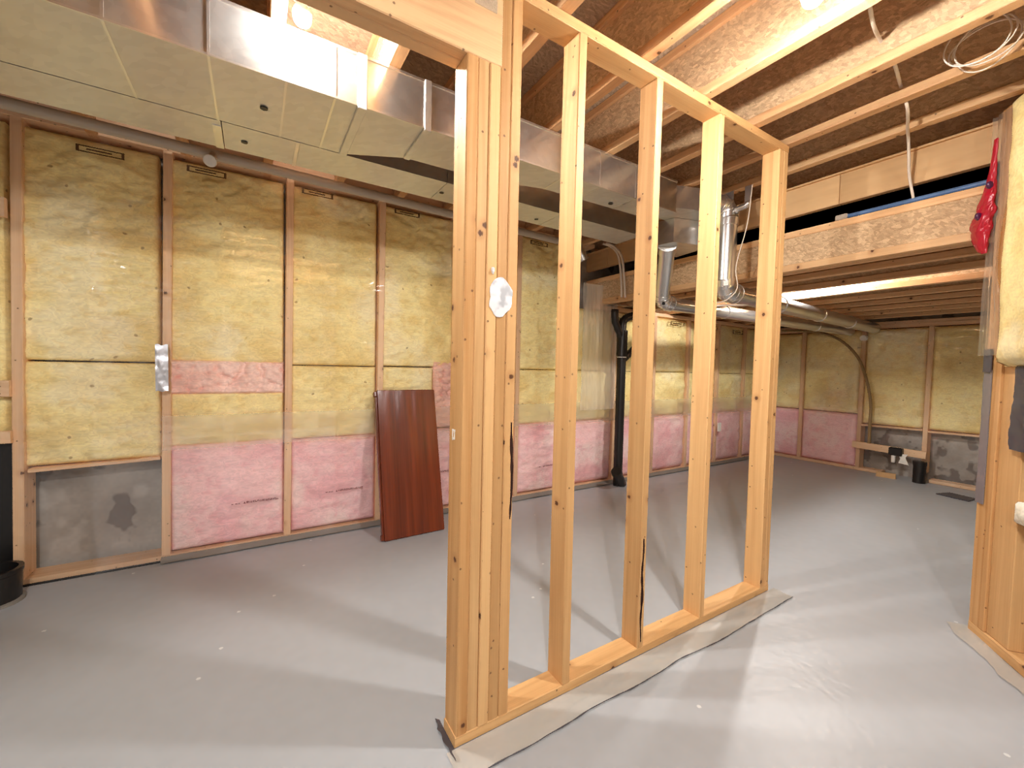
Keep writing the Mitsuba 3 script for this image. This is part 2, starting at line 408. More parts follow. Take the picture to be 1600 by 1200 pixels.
# ------------------------------------------------------------------ left wall framing
YS = 3.13          # front of the studs
DEP = 0.14
def stud_y(parent, x0, x1, z0, z1, mat='mat_lumber_wall', lean=0.0):
    m, uv = board((x0 + (x1 - x0) / 2, YS + DEP / 2, z0), (x0 + (x1 - x0) / 2 + lean, YS + DEP / 2, z1), x1 - x0, DEP, (1, 0, 0))
    return part(parent, 'stud', m, mat, uv=uv)
SX = [-2.86, -2.25, -1.64, -1.062, -0.47, 0.165, 0.765, 1.375, 1.985, 2.595, 3.205, 3.815, 4.43, 5.04, 5.65, 6.26]
for x in SX:
    top = 2.40 if x < 2.7 else 1.81
    stud_y('wall_left', x, x + 0.042, 0.038, top, lean=0.03 if x < 0 else (0.02 if x < 1 else 0.0))
m, uv = board((X0, YS + DEP / 2, 0.021), (X1 - 0.02, YS + DEP / 2, 0.021), DEP, 0.036, (0, 1, 0), seg=6, wave=0.02); part('wall_left', 'bottom_plate', m, 'mat_lumber_wall', uv=uv)
m, uv = board((X0, YS + DEP / 2, 2.419), (2.88, YS + DEP / 2, 2.419), DEP, 0.038, (0, 1, 0)); part('wall_left', 'top_plate', m, 'mat_lumber_wall', uv=uv)
m, uv = board((2.89, YS + DEP / 2, 1.829), (X1 - 0.02, YS + DEP / 2, 1.829), DEP, 0.038, (0, 1, 0)); part('wall_left', 'top_plate', m, 'mat_lumber_wall', uv=uv)
m, uv = board((X0, 3.20, 2.57), (2.88, 3.20, 2.57), 0.25, 0.04, (0, 0, 1)); part('wall_left', 'rim_board', m, 'mat_lumber_wall', uv=uv)
part('wall_left', 'painted_gap_shade', boxm((-1.07, YS - 0.003, 0.0), (-0.475, YS + 0.0, 0.012)), 'mat_black')  # black strip stands in for the shade of the gap under the plate
# ledge strip above the bare concrete bay, blocking at the far left
m, uv = board((-1.00, YS + 0.045, 0.605), (-0.47, YS + 0.045, 0.622), 0.09, 0.018, (0, 1, 0)); part('wall_left', 'ledge_strip', m, 'mat_lumber_wall', uv=uv)
for z0, z1 in ((1.89, 1.985), (0.996, 1.078), (0.76, 0.822)):
    m, uv = board((-1.60, YS - 0.012, (z0 + z1) / 2), (-1.047, YS - 0.012, (z0 + z1) / 2), z1 - z0, 0.036, (0, 0, 1)); part('wall_left', 'blocking', m, 'mat_lumber_wall', uv=uv)

def batt_y(x0, x1, z0, z1, mat, seed, name='insulation_batt', amp=0.035, front=YS + 0.012, n=60, puff=0.03, rough=0.014, label=None, freq=1.0):
    w, h = x1 - x0, z1 - z0
    nu = max(8, int(w * n)); nv = max(8, int(h * n))
    def disp(P, u, v):
        e = np.minimum(np.minimum(u, 1 - u) * w, np.minimum(v, 1 - v) * h)
        edge = np.clip(e / 0.035, 0, 1); edge = np.sqrt(1 - (1 - edge) ** 2)
        q = np.stack([P[..., 0] * 4.2 * freq, P[..., 2] * 6.0 * freq, np.full(P.shape[:2], seed * 3.7)], -1)
        f = meshkit.fbm(q, 4, seed) - 0.5
        q2 = np.stack([P[..., 0] * 9 * freq, P[..., 2] * 26 * freq, np.full(P.shape[:2], seed * 1.3)], -1)
        g = np.abs(meshkit.fbm(q2 + f[..., None] * 1.5, 3, seed + 5) - 0.5) * 2
        h3 = np.abs(meshkit.fbm(np.stack([P[..., 0] * 5 + 3 * f, P[..., 2] * 9 - 2 * f, np.full(P.shape[:2], seed * 0.9)], -1), 3, seed + 9) - 0.5) * 2
        dy = puff * edge + amp * f * edge - rough * ((1 - g) ** 4 + 1.3 * (1 - h3) ** 7) * edge + 0.006 * (meshkit.noise(q2 * 3.0, seed + 2) - 0.5)
        return np.stack([0 * dy, -dy, 0 * dy], -1)
    m = sheet((x0, front + 0.03, z0), (w, 0, 0), (0, 0, h), nu, nv, disp)
    # close the sides with a skirt
    return part('wall_left', name, skirt(m, nu, nv, (0, 0.08, 0)), mat, smooth=50, label=label)

def loose_batt(x0, x1, z0, z1, seed, front=YS + 0.035):
    r = np.random.default_rng(seed); w, h = x1 - x0, z1 - z0
    n = int(w * h / 0.00075)
    c = np.stack([r.uniform(-0.01, w + 0.01, n), r.uniform(-0.01, h + 0.01, n)], -1); rad = r.uniform(0.020, 0.036, n); hh = r.uniform(0.6, 1.0, n)
    nu, nv = int(w * 190), int(h * 190)
    def disp(P, u, v):
        px, pz = u * w, v * h
        q = np.stack([px * 32, pz * 32, px * 0 + seed], -1)
        px = px + 0.012 * (meshkit.noise(q, seed) - 0.5); pz = pz + 0.012 * (meshkit.noise(q, seed + 1) - 0.5)
        top = np.zeros_like(px)
        for (cx, cz), rr, k in zip(c, rad, hh):
            d2 = ((px - cx) / rr) ** 2 + ((pz - cz) / rr) ** 2
            top = np.maximum(top, k * rr * 1.25 * np.sqrt(np.clip(1 - d2, 0, 1)))
        top = top + 0.008 * (meshkit.fbm(q * 2.2, 3, seed + 4) - 0.5)
        e = np.clip(np.minimum(np.minimum(u, 1 - u) * w, np.minimum(v, 1 - v) * h) / 0.012, 0, 1)
        return np.stack([0 * top, -top * e, 0 * top], -1)
    m = sheet((x0, front, z0), (w, 0, 0), (0, 0, h), nu, nv, disp)
    return part('wall_left', 'insulation_batt', skirt(m, nu, nv, (0, 0.08, 0)), 'mat_batt_pink_loose', smooth=40, label='crumpled loose pink insulation')

def skirt(m, nu, nv, off):
    v = np.array(m.vertices); idx = np.arange((nu + 1) * (nv + 1)).reshape(nu + 1, nv + 1)
    ring = np.concatenate([idx[:, 0], idx[-1, 1:], idx[-2::-1, -1], idx[0, -2:0:-1]])
    n = len(v); v2 = np.vstack([v, v[ring] + np.asarray(off)])
    k = len(ring); a = ring; b = np.roll(ring, -1); c = n + np.arange(k); d = n + (np.arange(k) + 1) % k
    f = np.vstack([np.array(m.faces), np.stack([a, c, d], 1), np.stack([a, d, b], 1)])
    return trimesh.Trimesh(v2, f, process=False)

YEL, PNK = 'mat_batt_yellow', 'mat_batt_pink'
for i, x in enumerate(SX[:-1]):
    a, b = x + 0.040, SX[i + 1] + 0.003
    near = x < 2.0
    n = 70 if near else 34
    top = 2.375 if x < 2.3 else 1.80
    s = 11 + i
    low = 0.0
    if i == 3:       # bare concrete bay
        batt_y(a, b, 1.185, top, YEL, s, n=n)
        batt_y(a, b, 0.625, 1.176, YEL, s + 40, n=n, puff=0.04)
        continue
    if i < 3:
        batt_y(a, b, 0.80, top, YEL, s, n=30)
        if i == 2: part('wall_left', 'painted_void_shade', boxm((x - 0.6, YS + 0.03, 0.04), (b, YS + 0.04, 0.79)), 'mat_black')  # black sheet stands in for the dark, shaded void below the batts
        continue
    if i == 4:
        batt_y(a, b, 1.19, top, YEL, s, n=n)
        loose_batt(a, b, 0.995, 1.20, s + 20)
        batt_y(a, b, 0.68, 1.005, YEL, s + 40, n=n)
    elif i == 6:
        batt_y(a, b, 1.19, top, YEL, s, n=n)
        batt_y(a, b - 0.16, 0.68, 1.182, YEL, s + 40, n=n, puff=0.035)
        loose_batt(b - 0.16, b, 0.70, 1.23, s + 20)
    else:
        batt_y(a, b, 1.185, top, YEL, s, n=n)
        batt_y(a, b, 0.68, 1.180, YEL, s + 40, n=n, puff=0.035)
    batt_y(a, b, 0.045, 0.685 - 0.01 * (i % 2), PNK, s + 60, n=n, puff=0.04, amp=0.03, rough=0.008)

# printed marks on the batts: a slotted frame near the top of each, a line of fine print on the pink ones
def frame_mark(x, z, w=0.19, h=0.035, y=YS - 0.03):
    ms = []
    for (a, b, c, d) in ((0, h - 0.006, w, h), (0, 0, w, 0.006), (0, 0, 0.012, h), (w - 0.012, 0, w, h), (0.04, h * 0.40, w - 0.05, h * 0.62)):
        ms.append(boxm((x + a, y, z + b), (x + c, y + 0.0015, z + d)))
    return join(ms)
for x, z in ((-0.79, 2.285), (-0.33, 2.30), (0.27, 2.315), (0.88, 2.315), (1.49, 2.315), (2.09, 2.30)):
    part('wall_left', 'printed_mark', frame_mark(x, z), 'mat_print', label='dark slot-shaped print on yellow insulation')
for x, z in ((3.00, 1.69), (4.05, 1.72), (4.72, 1.72), (5.3, 1.70)):
    part('wall_left', 'printed_mark', frame_mark(x, z, 0.24, 0.05), 'mat_print')
def fine_print(x, z, slope=-0.0):
    ms = []; r = np.random.default_rng(int(abs(x) * 977))
    tri = trimesh.creation.extrude_triangulation(np.array([[0, 0], [0.012, 0], [0.006, 0.012]]), np.array([[0, 1, 2]]), 0.0015)
    tri.apply_transform(trimesh.transformations.rotation_matrix(math.pi / 2, [1, 0, 0])); tri.apply_translation([x - 0.015, YS - 0.0315, z - 0.002]); ms.append(unshare(tri))
    for row in (0.007, 0.0):
        u = 0.0
        while u < 0.17:
            w = r.uniform(0.004, 0.02)
            ms.append(boxm((x + u, YS - 0.0335, z + row), (x + u + w, YS - 0.0315, z + row + 0.0045))); u += w + 0.004
    for u in (-0.08, -0.06, -0.045):
        ms.append(boxm((x + u, YS - 0.0335, z), (x + u + 0.012, YS - 0.0315, z + 0.004)))
    return join(ms)
for x, z in ((-0.045, 0.30), (0.50, 0.30), (1.16, 0.345), (1.75, 0.30), (2.30, 0.28)):
    part('wall_left', 'printed_line', fine_print(x, z), 'mat_print_red', label='tiny printed line on pink insulation')

# clear plastic vapour barrier, two lapped sheets, stapled to the studs
def poly_y(x0, x1, z0, z1, y, seed, nx, nz, sag=0.0):
    SXa = np.array(SX) + 0.021
    def disp(P, u, v):
        d = np.min(np.abs(P[..., 0][..., None] - SXa), -1)
        tight = np.clip(d / 0.29, 0, 1) ** 2.6
        q = np.stack([P[..., 0] * 2.2, P[..., 2] * 2.6, np.full(P.shape[:2], seed)], -1)
        f = meshkit.fbm(q, 3, seed) - 0.5
        q2 = np.stack([P[..., 0] * 2.0 + P[..., 2] * 1.2, P[..., 2] * 15.0 - P[..., 0] * 3.0, np.full(P.shape[:2], seed + 2.0)], -1)
        g = meshkit.fbm(q2, 2, seed + 3) - 0.5
        h = meshkit.noise(np.stack([P[..., 0] * 1.6, P[..., 2] * 58.0, np.full(P.shape[:2], seed + 7.0)], -1), seed + 6) - 0.5
        k = np.exp(-((P[..., 2] - 1.64 + 0.02 * P[..., 0]) / 0.006) ** 2)       # a fold line
        dy = 0.020 * tight + 0.020 * f * tight + 0.0055 * g * np.clip(d / 0.12, 0.25, 1) + 0.0013 * h + 0.003 * k
        return np.stack([0 * dy, -np.maximum(dy, -0.004) - 0.003, 0 * dy], -1)
    return sheet((x0, y, z0), (x1 - x0, 0, 0), (0, 0, z1 - z0), nx, nz, disp)
part('wall_left', 'plastic_sheet', poly_y(-1.02, 6.40, 0.02, 0.90, YS - 0.034, 3, 420, 60), 'mat_poly', smooth=True, label='clear plastic sheet over the lower insulation')
part('wall_left', 'plastic_sheet', poly_y(-1.02, 2.85, 0.67, 2.38, YS - 0.044, 8, 360, 330), 'mat_poly', smooth=True, label='clear plastic sheet over the upper insulation')
part('wall_left', 'plastic_sheet', poly_y(2.85, 6.40, 0.67, 1.80, YS - 0.044, 18, 150, 90), 'mat_poly', smooth=True)
part('wall_left', 'plastic_lap', poly_y(-0.45, 6.40, 0.675, 0.875, YS - 0.049, 31, 400, 24), 'mat_poly_haze', smooth=True, label='hazy doubled hem where two plastic sheets lap')
def drape(P, u, v):
    f = meshkit.fbm(np.stack([u * 9.0, v * 1.6, u * 0], -1), 3, 14) - 0.5
    g = meshkit.fbm(np.stack([u * 4.0, v * 9.0, u * 0 + 3], -1), 2, 15) - 0.5
    k = 0.045 * np.abs(f) + 0.012 * g + 0.01
    return np.stack([0.01 * g, -np.abs(k) - 0.002, 0 * k], -1)
film('mat_poly_drape', 0.30, 0.14, (238, 226, 206))
part('wall_left', 'plastic_drape', sheet((2.66, YS - 0.085, 0.80), (0.46, 0, 0), (0, 0, 1.22), 60, 90, drape), 'mat_poly_drape', smooth=True, label='loose hazy plastic hanging beside the drain stack')
# foil tape on the stud between the bare bay and the pink patch
def tape_patch(x0, x1, y, z0, z1, seed):
    def disp(P, u, v):
        f = meshkit.fbm(np.stack([P[..., 0] * 30, P[..., 2] * 18, P[..., 1] * 0 + seed], -1), 3, seed) - 0.5
        e = np.where((v < 0.02) | (v > 0.98), 0.004, 0.0) * np.sin(u * 9)
        return np.stack([0 * f, f * 0.008, e], -1)
    return sheet((x0, y, z0), (x1 - x0, 0, 0), (0, 0, z1 - z0), 10, 40, disp)
k = numbered('foil_tape'); put(k, skirt(tape_patch(-0.475, -0.418, YS - 0.075, 1.02, 1.285, 4), 10, 40, (0, 0.02, 0)), 'mat_foil', smooth=30)
tag(k, 'strip of silver foil tape on the stud left of the crumpled pink insulation', 'tape')
# sill gasket / torn sheet edge under the plate
def hem(P, u, v):
    f = meshkit.fbm(np.stack([P[..., 0] * 5, P[..., 1] * 20, P[..., 2] * 0], -1), 3, 5) - 0.5
    return np.stack([0 * f, -0.02 * np.abs(f) * (1 - v), 0.004 + 0.010 * (f + 0.5) * (1 - v)], -1)
part('wall_left', 'sheet_hem', sheet((-0.47, YS - 0.045, 0.0), (6.6, 0, 0), (0, 0.042, 0.028), 260, 4, hem), 'mat_gasket', smooth=True, label='grey torn hem of the plastic along the floor')

# ------------------------------------------------------------------ far wall framing
XF = 6.45
FY = [3.25, 2.785, 2.12, 1.515, 0.90, 0.29, -0.32, -0.93, -1.54, -2.15]
def board_part(parent, name, a, b, w, t, wd, mat='mat_lumber_wall', **kw):
    m, uv = board(a, b, w, t, wd, **kw); return part(parent, name, m, mat, uv=uv)
for y in FY:
    z0 = 0.10 if abs(y - 1.515) < 0.01 else 0.038
    board_part('wall_far', 'stud', (XF + 0.07, y - 0.021, z0), (XF + 0.07, y - 0.021, 1.768), 0.042, 0.138, (0, 1, 0))
for a, b in ((Y0, 1.44), (1.86, YS + 0.02)):
    board_part('wall_far', 'bottom_plate', (XF + 0.07, a, 0.02), (XF + 0.07, b, 0.02), 0.138, 0.036, (1, 0, 0))
board_part('wall_far', 'top_plate', (XF + 0.07, Y0, 1.789), (XF + 0.07, YS + 0.1, 1.789), 0.138, 0.04, (1, 0, 0))
board_part('wall_far', 'top_plate', (XF + 0.07, Y0, 1.828), (XF + 0.07, YS + 0.1, 1.828), 0.138, 0.036, (1, 0, 0))
def batt_x(y0, y1, z0, z1, mat, seed, n=34, puff=0.03, amp=0.025):
    w, h = y1 - y0, z1 - z0
    nu, nv = max(8, int(w * n)), max(8, int(h * n))
    def disp(P, u, v):
        e = np.minimum(np.minimum(u, 1 - u) * w, np.minimum(v, 1 - v) * h)
        edge = np.clip(e / 0.06, 0, 1); edge = np.sqrt(1 - (1 - edge) ** 2)
        f = meshkit.fbm(np.stack([P[..., 1] * 4.2, P[..., 2] * 6.0, P[..., 0] * 0 + seed], -1), 4, seed) - 0.5
        dx = puff * edge + amp * f * edge
        return np.stack([-dx, 0 * dx, 0 * dx], -1)
    m = sheet((XF + 0.035, y1 + 0.003, z0), (0, y0 - y1, 0), (0, 0, h), nu, nv, disp)
    return part('wall_far', 'insulation_batt', skirt(m, nu, nv, (0.08, 0, 0)), mat, smooth=50)
for i in range(len(FY) - 1):
    b, a = FY[i] - 0.044, FY[i + 1] + 0.002
    if i < 2:
        batt_x(a, b, 0.045, 0.70, PNK, 80 + i); batt_x(a, b, 0.71, 1.755, YEL, 90 + i)
    else:
        batt_x(a, b, 0.60, 1.755, YEL, 100 + i)
        board_part('wall_far', 'ledge_strip', (XF + 0.05, a, 0.585), (XF + 0.05, b, 0.575), 0.10, 0.02, (1, 0, 0))
def poly_x(y0, y1, z0, z1, x, seed, n1, n2, f1=2.4, f2=14.0, amp=0.008):
    ys = np.array(FY) - 0.021
    def disp(P, u, v):
        d = np.min(np.abs(P[..., 1][..., None] - ys), -1)
        t = np.clip(d / 0.12, 0, 1)
        f = meshkit.fbm(np.stack([P[..., 1] * 2.2, P[..., 2] * 2.6, P[..., 0] * 0 + seed], -1), 3, seed) - 0.5
        g = meshkit.fbm(np.stack([P[..., 1] * f1 + P[..., 2], P[..., 2] * f2 - P[..., 1] * 3, P[..., 0] * 0 + seed], -1), 2, seed + 3) - 0.5
        dx = 0.024 * t + 0.018 * f * (0.2 + t) + amp * g
        return np.stack([-np.maximum(dx, -0.004) - 0.003, 0 * dx, 0 * dx], -1)
    return sheet((x, y1, z0), (0, y0 - y1, 0), (0, 0, z1 - z0), n1, n2, disp)
part('wall_far', 'plastic_sheet', poly_x(-2.4, YS - 0.03, 0.72, 1.78, XF - 0.034, 12, 180, 80), 'mat_poly', smooth=True, label='clear plastic sheet over the far insulation')
part('wall_far', 'plastic_sheet', poly_x(-2.4, YS - 0.03, 0.03, 0.80, XF - 0.030, 22, 180, 60, 9.0, 9.0, 0.016), 'mat_poly', smooth=True)

# ================================================================== STUD PARTITION
YP = 1.144; W = 0.089
p = 'stud_partition'
used.add(p)
def pstud(x0, z0, z1, name='stud', lean=0.0, bow=0.0, w=0.038, dy=0.0):
    m, uv = board((x0 + w / 2, YP + W / 2 + dy, z0), (x0 + w / 2 + lean, YP + W / 2 + dy, z1), w - 0.0012, W, (1, 0, 0), seg=10, bow=bow, wave=0.008)
    return part(p, name, m, 'mat_lumber', uv=uv)
for j in range(3):
    pstud(0.533 + 0.0382 * j, 0.038, 2.12, dy=(0.0, 0.002, -0.001)[j])
for j in range(3, 5):
    pstud(0.533 + 0.0382 * j, 0.038, 2.36, dy=(0.001, 0.0)[j - 3])
pstud(0.955, 0.038, 2.36, bow=0.003); pstud(1.354, 0.038, 2.36, lean=0.006); pstud(1.778, 0.038, 2.36, lean=0.004)
pstud(2.312, 0.038, 2.36, w=0.045); pstud(2.357, 0.038, 2.36, w=0.043)
m, uv = board((0.53, YP + W / 2, 0.020), (2.402, YP + W / 2, 0.020), W, 0.036, (0, 1, 0), seg=12, wave=0.012); part(p, 'bottom_plate', m, 'mat_lumber', uv=uv)
m, uv = board((0.655, YP + W / 2, 2.3795), (2.402, YP + W / 2, 2.3795), W, 0.0385, (0, 1, 0), seg=12, wave=0.012); part(p, 'top_plate', m, 'mat_lumber', uv=uv)
# bark-edged split in the third stud and cracks in the post
def crack(pts, w, y=YP - 0.0006):
    pts = np.asarray(pts, float); n = len(pts); r = np.random.default_rng(n)
    v, f = [], []
    for i, (x, z) in enumerate(pts):
        h = w * (0.3 + 0.7 * math.sin(math.pi * (i + 0.5) / n)) * r.uniform(0.6, 1.3)
        v += [(x - h, y, z), (x + h, y, z), (x + h, y + 0.004, z), (x - h, y + 0.004, z)]
    for i in range(n - 1):
        a = 4 * i
        for s in range(4):
            b0, b1 = a + s, a + (s + 1) % 4
            f += [[b0, b0 + 4, b1], [b1, b0 + 4, b1 + 4]]
    return trimesh.Trimesh(np.array(v), np.array(f), process=False)
part(p, 'bark_seam', crack([(1.372 + 0.003 * math.sin(z * 31), z) for z in np.linspace(0.06, 0.50, 16)], 0.0065), 'mat_crack', label='dark bark seam in a stud')
part(p, 'crack', crack([(0.636 + 0.002 * math.sin(z * 9), z) for z in np.linspace(0.10, 1.50, 26)], 0.004), 'mat_crack')
part(p, 'crack', crack([(0.7155 + 0.003 * math.sin(z * 17), z) for z in np.linspace(0.70, 1.02, 12)], 0.006), 'mat_crack')
for y_, z_, hy, hz in ((1.192, 0.985, 0.003, 0.016), (1.199, 0.998, 0.012, 0.003), (1.206, 0.98, 0.003, 0.014), (1.20, 0.972, 0.009, 0.003)):
    part(p, 'white_scuff', boxm((0.5325, y_ - hy, z_ - hz), (0.5338, y_ + hy, z_ + hz)), 'mat_white', label='small white paint scuff')
tag(p, 'open wall frame of bare pale lumber studs standing in the middle of the floor', 'wall frame')

# header beam above the opening, two plies
h = 'header_beam'; used.add(h)
for j in range(2):
    m, uv = board((-2.9, YP + 0.022 + 0.045 * j, 2.259), (0.650, YP + 0.022 + 0.045 * j, 2.259), 0.277, 0.0435, (0, 0, 1), seg=16, wave=0.002)
    part(h, 'ply', m, 'mat_lumber_joist', uv=uv)
def stampf(P, u, v):
    f = meshkit.fbm(np.stack([P[..., 0] * 60, P[..., 2] * 60, P[..., 1] * 0], -1), 2, 5) - 0.5
    return np.stack([0 * f, 0.0002 * f, 0 * f], -1)
part(h, 'grade_stamp', boxm((0.555, YP - 0.0008, 2.27), (0.63, YP + 0.001, 2.345)), 'mat_osb_floor', label='grey grade stamp')
tag(h, 'thick two-ply wooden header beam resting on the near end of the stud frame', 'beam')

# dropped beam
d = 'dropped_beam'; used.add(d)
for j in range(2):
    m, uv = board((2.932 + 0.06 * j, -2.5, 2.080), (2.932 + 0.06 * j, 3.26, 2.080), 0.058, 0.040, (1, 0, 0)); part(d, 'flange', m, 'mat_lumber_joist', uv=uv)
    m, uv = board((2.932 + 0.06 * j, -2.5, 1.871), (2.932 + 0.06 * j, 3.26, 1.871), 0.058, 0.042, (1, 0, 0)); part(d, 'flange', m, 'mat_lumber_joist', uv=uv)
w_ = uvbox((2.909, -2.5, 1.8925), (3.0, 3.26, 2.0595)); part(d, 'web', w_[0], 'mat_osb', uv=w_[1])
tag(d, 'deep dropped ceiling beam with strand board web crossing above the far opening', 'beam')

# ================================================================== ANGLED WALL AT RIGHT
A0 = np.array([2.872, 0.477]); U = np.array([-0.8, -0.6]); N = np.array([-0.6, 0.8])   # N points at the room in view
def wp(s, z, out=0.0):
    q = A0 + U * s + N * out; return np.array([q[0], q[1], z])
wc = 'wall_corner'; used.add(wc)
labels[wc] = {'label': 'partial stud wall at the right edge', 'kind': 'structure'}
board_part(wc, 'bottom_plate', wp(0, 0.03, -0.07), wp(1.6, 0.03, -0.07), 0.14, 0.045, (-0.6, 0.8, 0), 'mat_lumber')
board_part(wc, 'stud', wp(0.05, 0.055, -0.045), wp(0.05, 2.40, -0.045), 0.098, 0.09, (-0.8, -0.6, 0), 'mat_lumber')
board_part(wc, 'stud', wp(0.165, 0.055, -0.055), wp(0.165, 2.40, -0.055), 0.13, 0.09, (-0.8, -0.6, 0), 'mat_lumber')
board_part(wc, 'stud', wp(0.85, 0.055, -0.055), wp(0.85, 2.40, -0.055), 0.04, 0.09, (-0.8, -0.6, 0), 'mat_lumber')
lo, hi = np.array([0.235, 0.055]), np.array([1.6, 1.3])
def wallplate(s0, s1, z0, z1, o0, o1):
    from itertools import product
    pts = np.array([wp(s, z, o) for s, z, o in product((s0, s1), (z0, z1), (o0, o1))])
    return unshare(trimesh.convex.convex_hull(pts))
part(wc, 'concrete', wallplate(0.24, 1.6, 0.0, 2.4, -0.30, -0.16), 'mat_concrete')
def batt_u(s0, s1, z0, z1, seed, mat, out=0.0, puff=0.06, n=50):
    w, hh = s1 - s0, z1 - z0; nu, nv = int(w * n), int(hh * n)
    def disp(P, u, v):
        e = np.minimum(np.minimum(u, 1 - u) * w, np.minimum(v, 1 - v) * hh)
        edge = np.clip(e / 0.09, 0, 1); edge = np.sqrt(1 - (1 - edge) ** 2)
        f = meshkit.fbm(np.stack([P[..., 0] * 6, P[..., 2] * 5, P[..., 1] * 6], -1), 4, seed) - 0.5
        k = (puff * edge + 0.03 * f * edge)[..., None]
        return k * np.array([N[0], N[1], 0.0])
    m = sheet(wp(s1, z0, out), wp(s0, z0, out) - wp(s1, z0, out), (0, 0, hh), nu, nv, disp)
    return part(wc, 'insulation_batt', skirt(m, nu, nv, (-N[0] * 0.06, -N[1] * 0.06, 0)), mat, smooth=50)
batt_u(0.118, 0.82, 1.25, 2.39, 55, YEL, out=0.0)
batt_u(0.236, 0.42, 0.60, 0.69, 57, 'mat_batt_white', out=-0.005, puff=0.03, n=120)
# grey tape and dark flap on that post
def tapeu(s0, s1, z0, z1, out, seed, n1=10, n2=40, amp=0.006, ragged=0.0):
    def disp(P, u, v):
        f = meshkit.fbm(np.stack([P[..., 0] * 25, P[..., 2] * 14, P[..., 1] * 25], -1), 3, seed) - 0.5
        g = meshkit.fbm(np.stack([v * 14, u * 0 + seed, u * 0], -1), 2, seed + 1) - 0.5
        k = (amp * f)[..., None] * np.array([N[0], N[1], 0])
        return k + (ragged * g * (1 - u))[..., None] * np.array([U[0], U[1], 0])
    return skirt(sheet(wp(s1, z0, out), wp(s0, z0, out) - wp(s1, z0, out), (0, 0, z1 - z0), n1, n2, disp), n1, n2, (-N[0] * 0.004, -N[1] * 0.004, 0))
k = numbered('grey_tape'); put(k, tapeu(0.002, 0.052, 0.62, 1.235, 0.006, 3), 'mat_tape', smooth=30)
tag(k, 'long strip of shiny grey tape down the edge of the right post', 'tape')
k = numbered('dark_tape'); put(k, tapeu(0.006, 0.056, 1.225, 1.33, 0.012, 5), 'mat_flap', smooth=30)
tag(k, 'dark scrap of tape above the grey strip on the right post', 'tape')
k = numbered('dark_flap'); put(k, tapeu(0.195, 0.62, 0.90, 1.25, 0.012, 9, 30, 30, 0.03, 0.05), 'mat_flap', smooth=30)
tag(k, 'dark torn plastic flap below the yellow insulation at the right edge', 'plastic sheet')
def bagm():
    # a clear plastic drape, tied at the top of the post
    def disp(P, u, v):
        a = meshkit.fbm(np.stack([u * 9, v * 2.5, u * 0], -1), 3, 6) - 0.5
        k = (0.03 * a + 0.012)[..., None] * np.array([N[0], N[1], 0])
        s = (-0.055 * np.exp(-((v - 0.42) / 0.22) ** 2) * (1 - u))[..., None] * np.array([-U[0], -U[1], 0]) * -1
        return k + s * 1.0
    return sheet(wp(0.125, 1.30, 0.004), wp(-0.01, 1.30, 0.004) - wp(0.125, 1.30, 0.004), (0, 0, 1.08), 24, 60, disp)
part(wc, 'plastic_sheet', bagm(), 'mat_poly_haze', smooth=True, label='wrinkled clear plastic wrapped on the post')
def red():
    prof = [(0.030, 2.27, 0.010), (0.022, 2.16, 0.016), (0.010, 2.05, 0.030), (-0.010, 1.99, 0.045), (-0.030, 1.92, 0.055), (-0.035, 1.87, 0.05), (-0.02, 1.80, 0.03), (0.0, 1.77, 0.012)]
    rows = spline([(s, z, r) for s, z, r in prof], 12)
    v, f, n = [], [], 40
    for s, z, r in rows:
        for j in range(n):
            a = 2 * math.pi * j / n
            rr = r * (1 + 0.75 * (meshkit.fbm(np.array([math.cos(a) * 2.4, math.sin(a) * 2.4, z * 26]), 3, 4) - 0.5))
            q = wp(s + rr * math.cos(a), z, 0.03 + 0.5 * rr * math.sin(a)); v.append(q)
    for i in range(len(rows) - 1):
        for j in range(n):
            a, b = i * n + j, i * n + (j + 1) % n
            f += [[a, b, b + n], [a, b + n, a + n]]
    f += [[0, j + 1, j] for j in range(1, n - 1)]; q = (len(rows) - 1) * n
    f += [[q, q + j, q + j + 1] for j in range(1, n - 1)]
    return trimesh.Trimesh(np.array(v), np.array(f), process=False)
k = 'red_plastic_bag'; used.add(k); part(k, 'bag', red(), 'mat_red', smooth=35)
def knot(s, z, out, r):
    m = trimesh.creation.icosphere(3, r); m.vertices *= [1, 0.6, 0.75]
    m.vertices += (meshkit.noise(m.vertices * 60, 3)[:, None] - 0.5) * 0.006
    m.apply_translation(wp(s, z, out)); return m
part(k, 'logo_patch', knot(0.025, 2.07, 0.040, 0.022), 'mat_purple', smooth=True, label='dark purple printed patch')
part(k, 'logo_patch', knot(-0.015, 1.945, 0.052, 0.022), 'mat_purple', smooth=True, label='dark purple printed patch')
tag(k, 'crumpled red plastic bag tucked at the top of the right post', 'bag')
def stripf(P, u, v):
    f = meshkit.fbm(np.stack([P[..., 0] * 6, P[..., 1] * 6, P[..., 2] * 0], -1), 3, 8) - 0.5
    g = meshkit.fbm(np.stack([u * 14, u * 0, u * 0 + 4], -1), 3, 9) - 0.5
    k = (0.04 * g * (1 - v))
    return np.stack([k * N[0], k * N[1], 0.010 + 0.012 * f], -1)
k = numbered('plastic_strip')
put(k, sheet(wp(-0.03, 0.0, 0.075), wp(1.3, 0, 0.075) - wp(-0.03, 0, 0.075), -0.10 * np.array([N[0], N[1], 0]), 80, 8, stripf), 'mat_poly_strip', smooth=True)
tag(k, 'grey plastic strip sticking out under the right wall frame', 'plastic sheet')

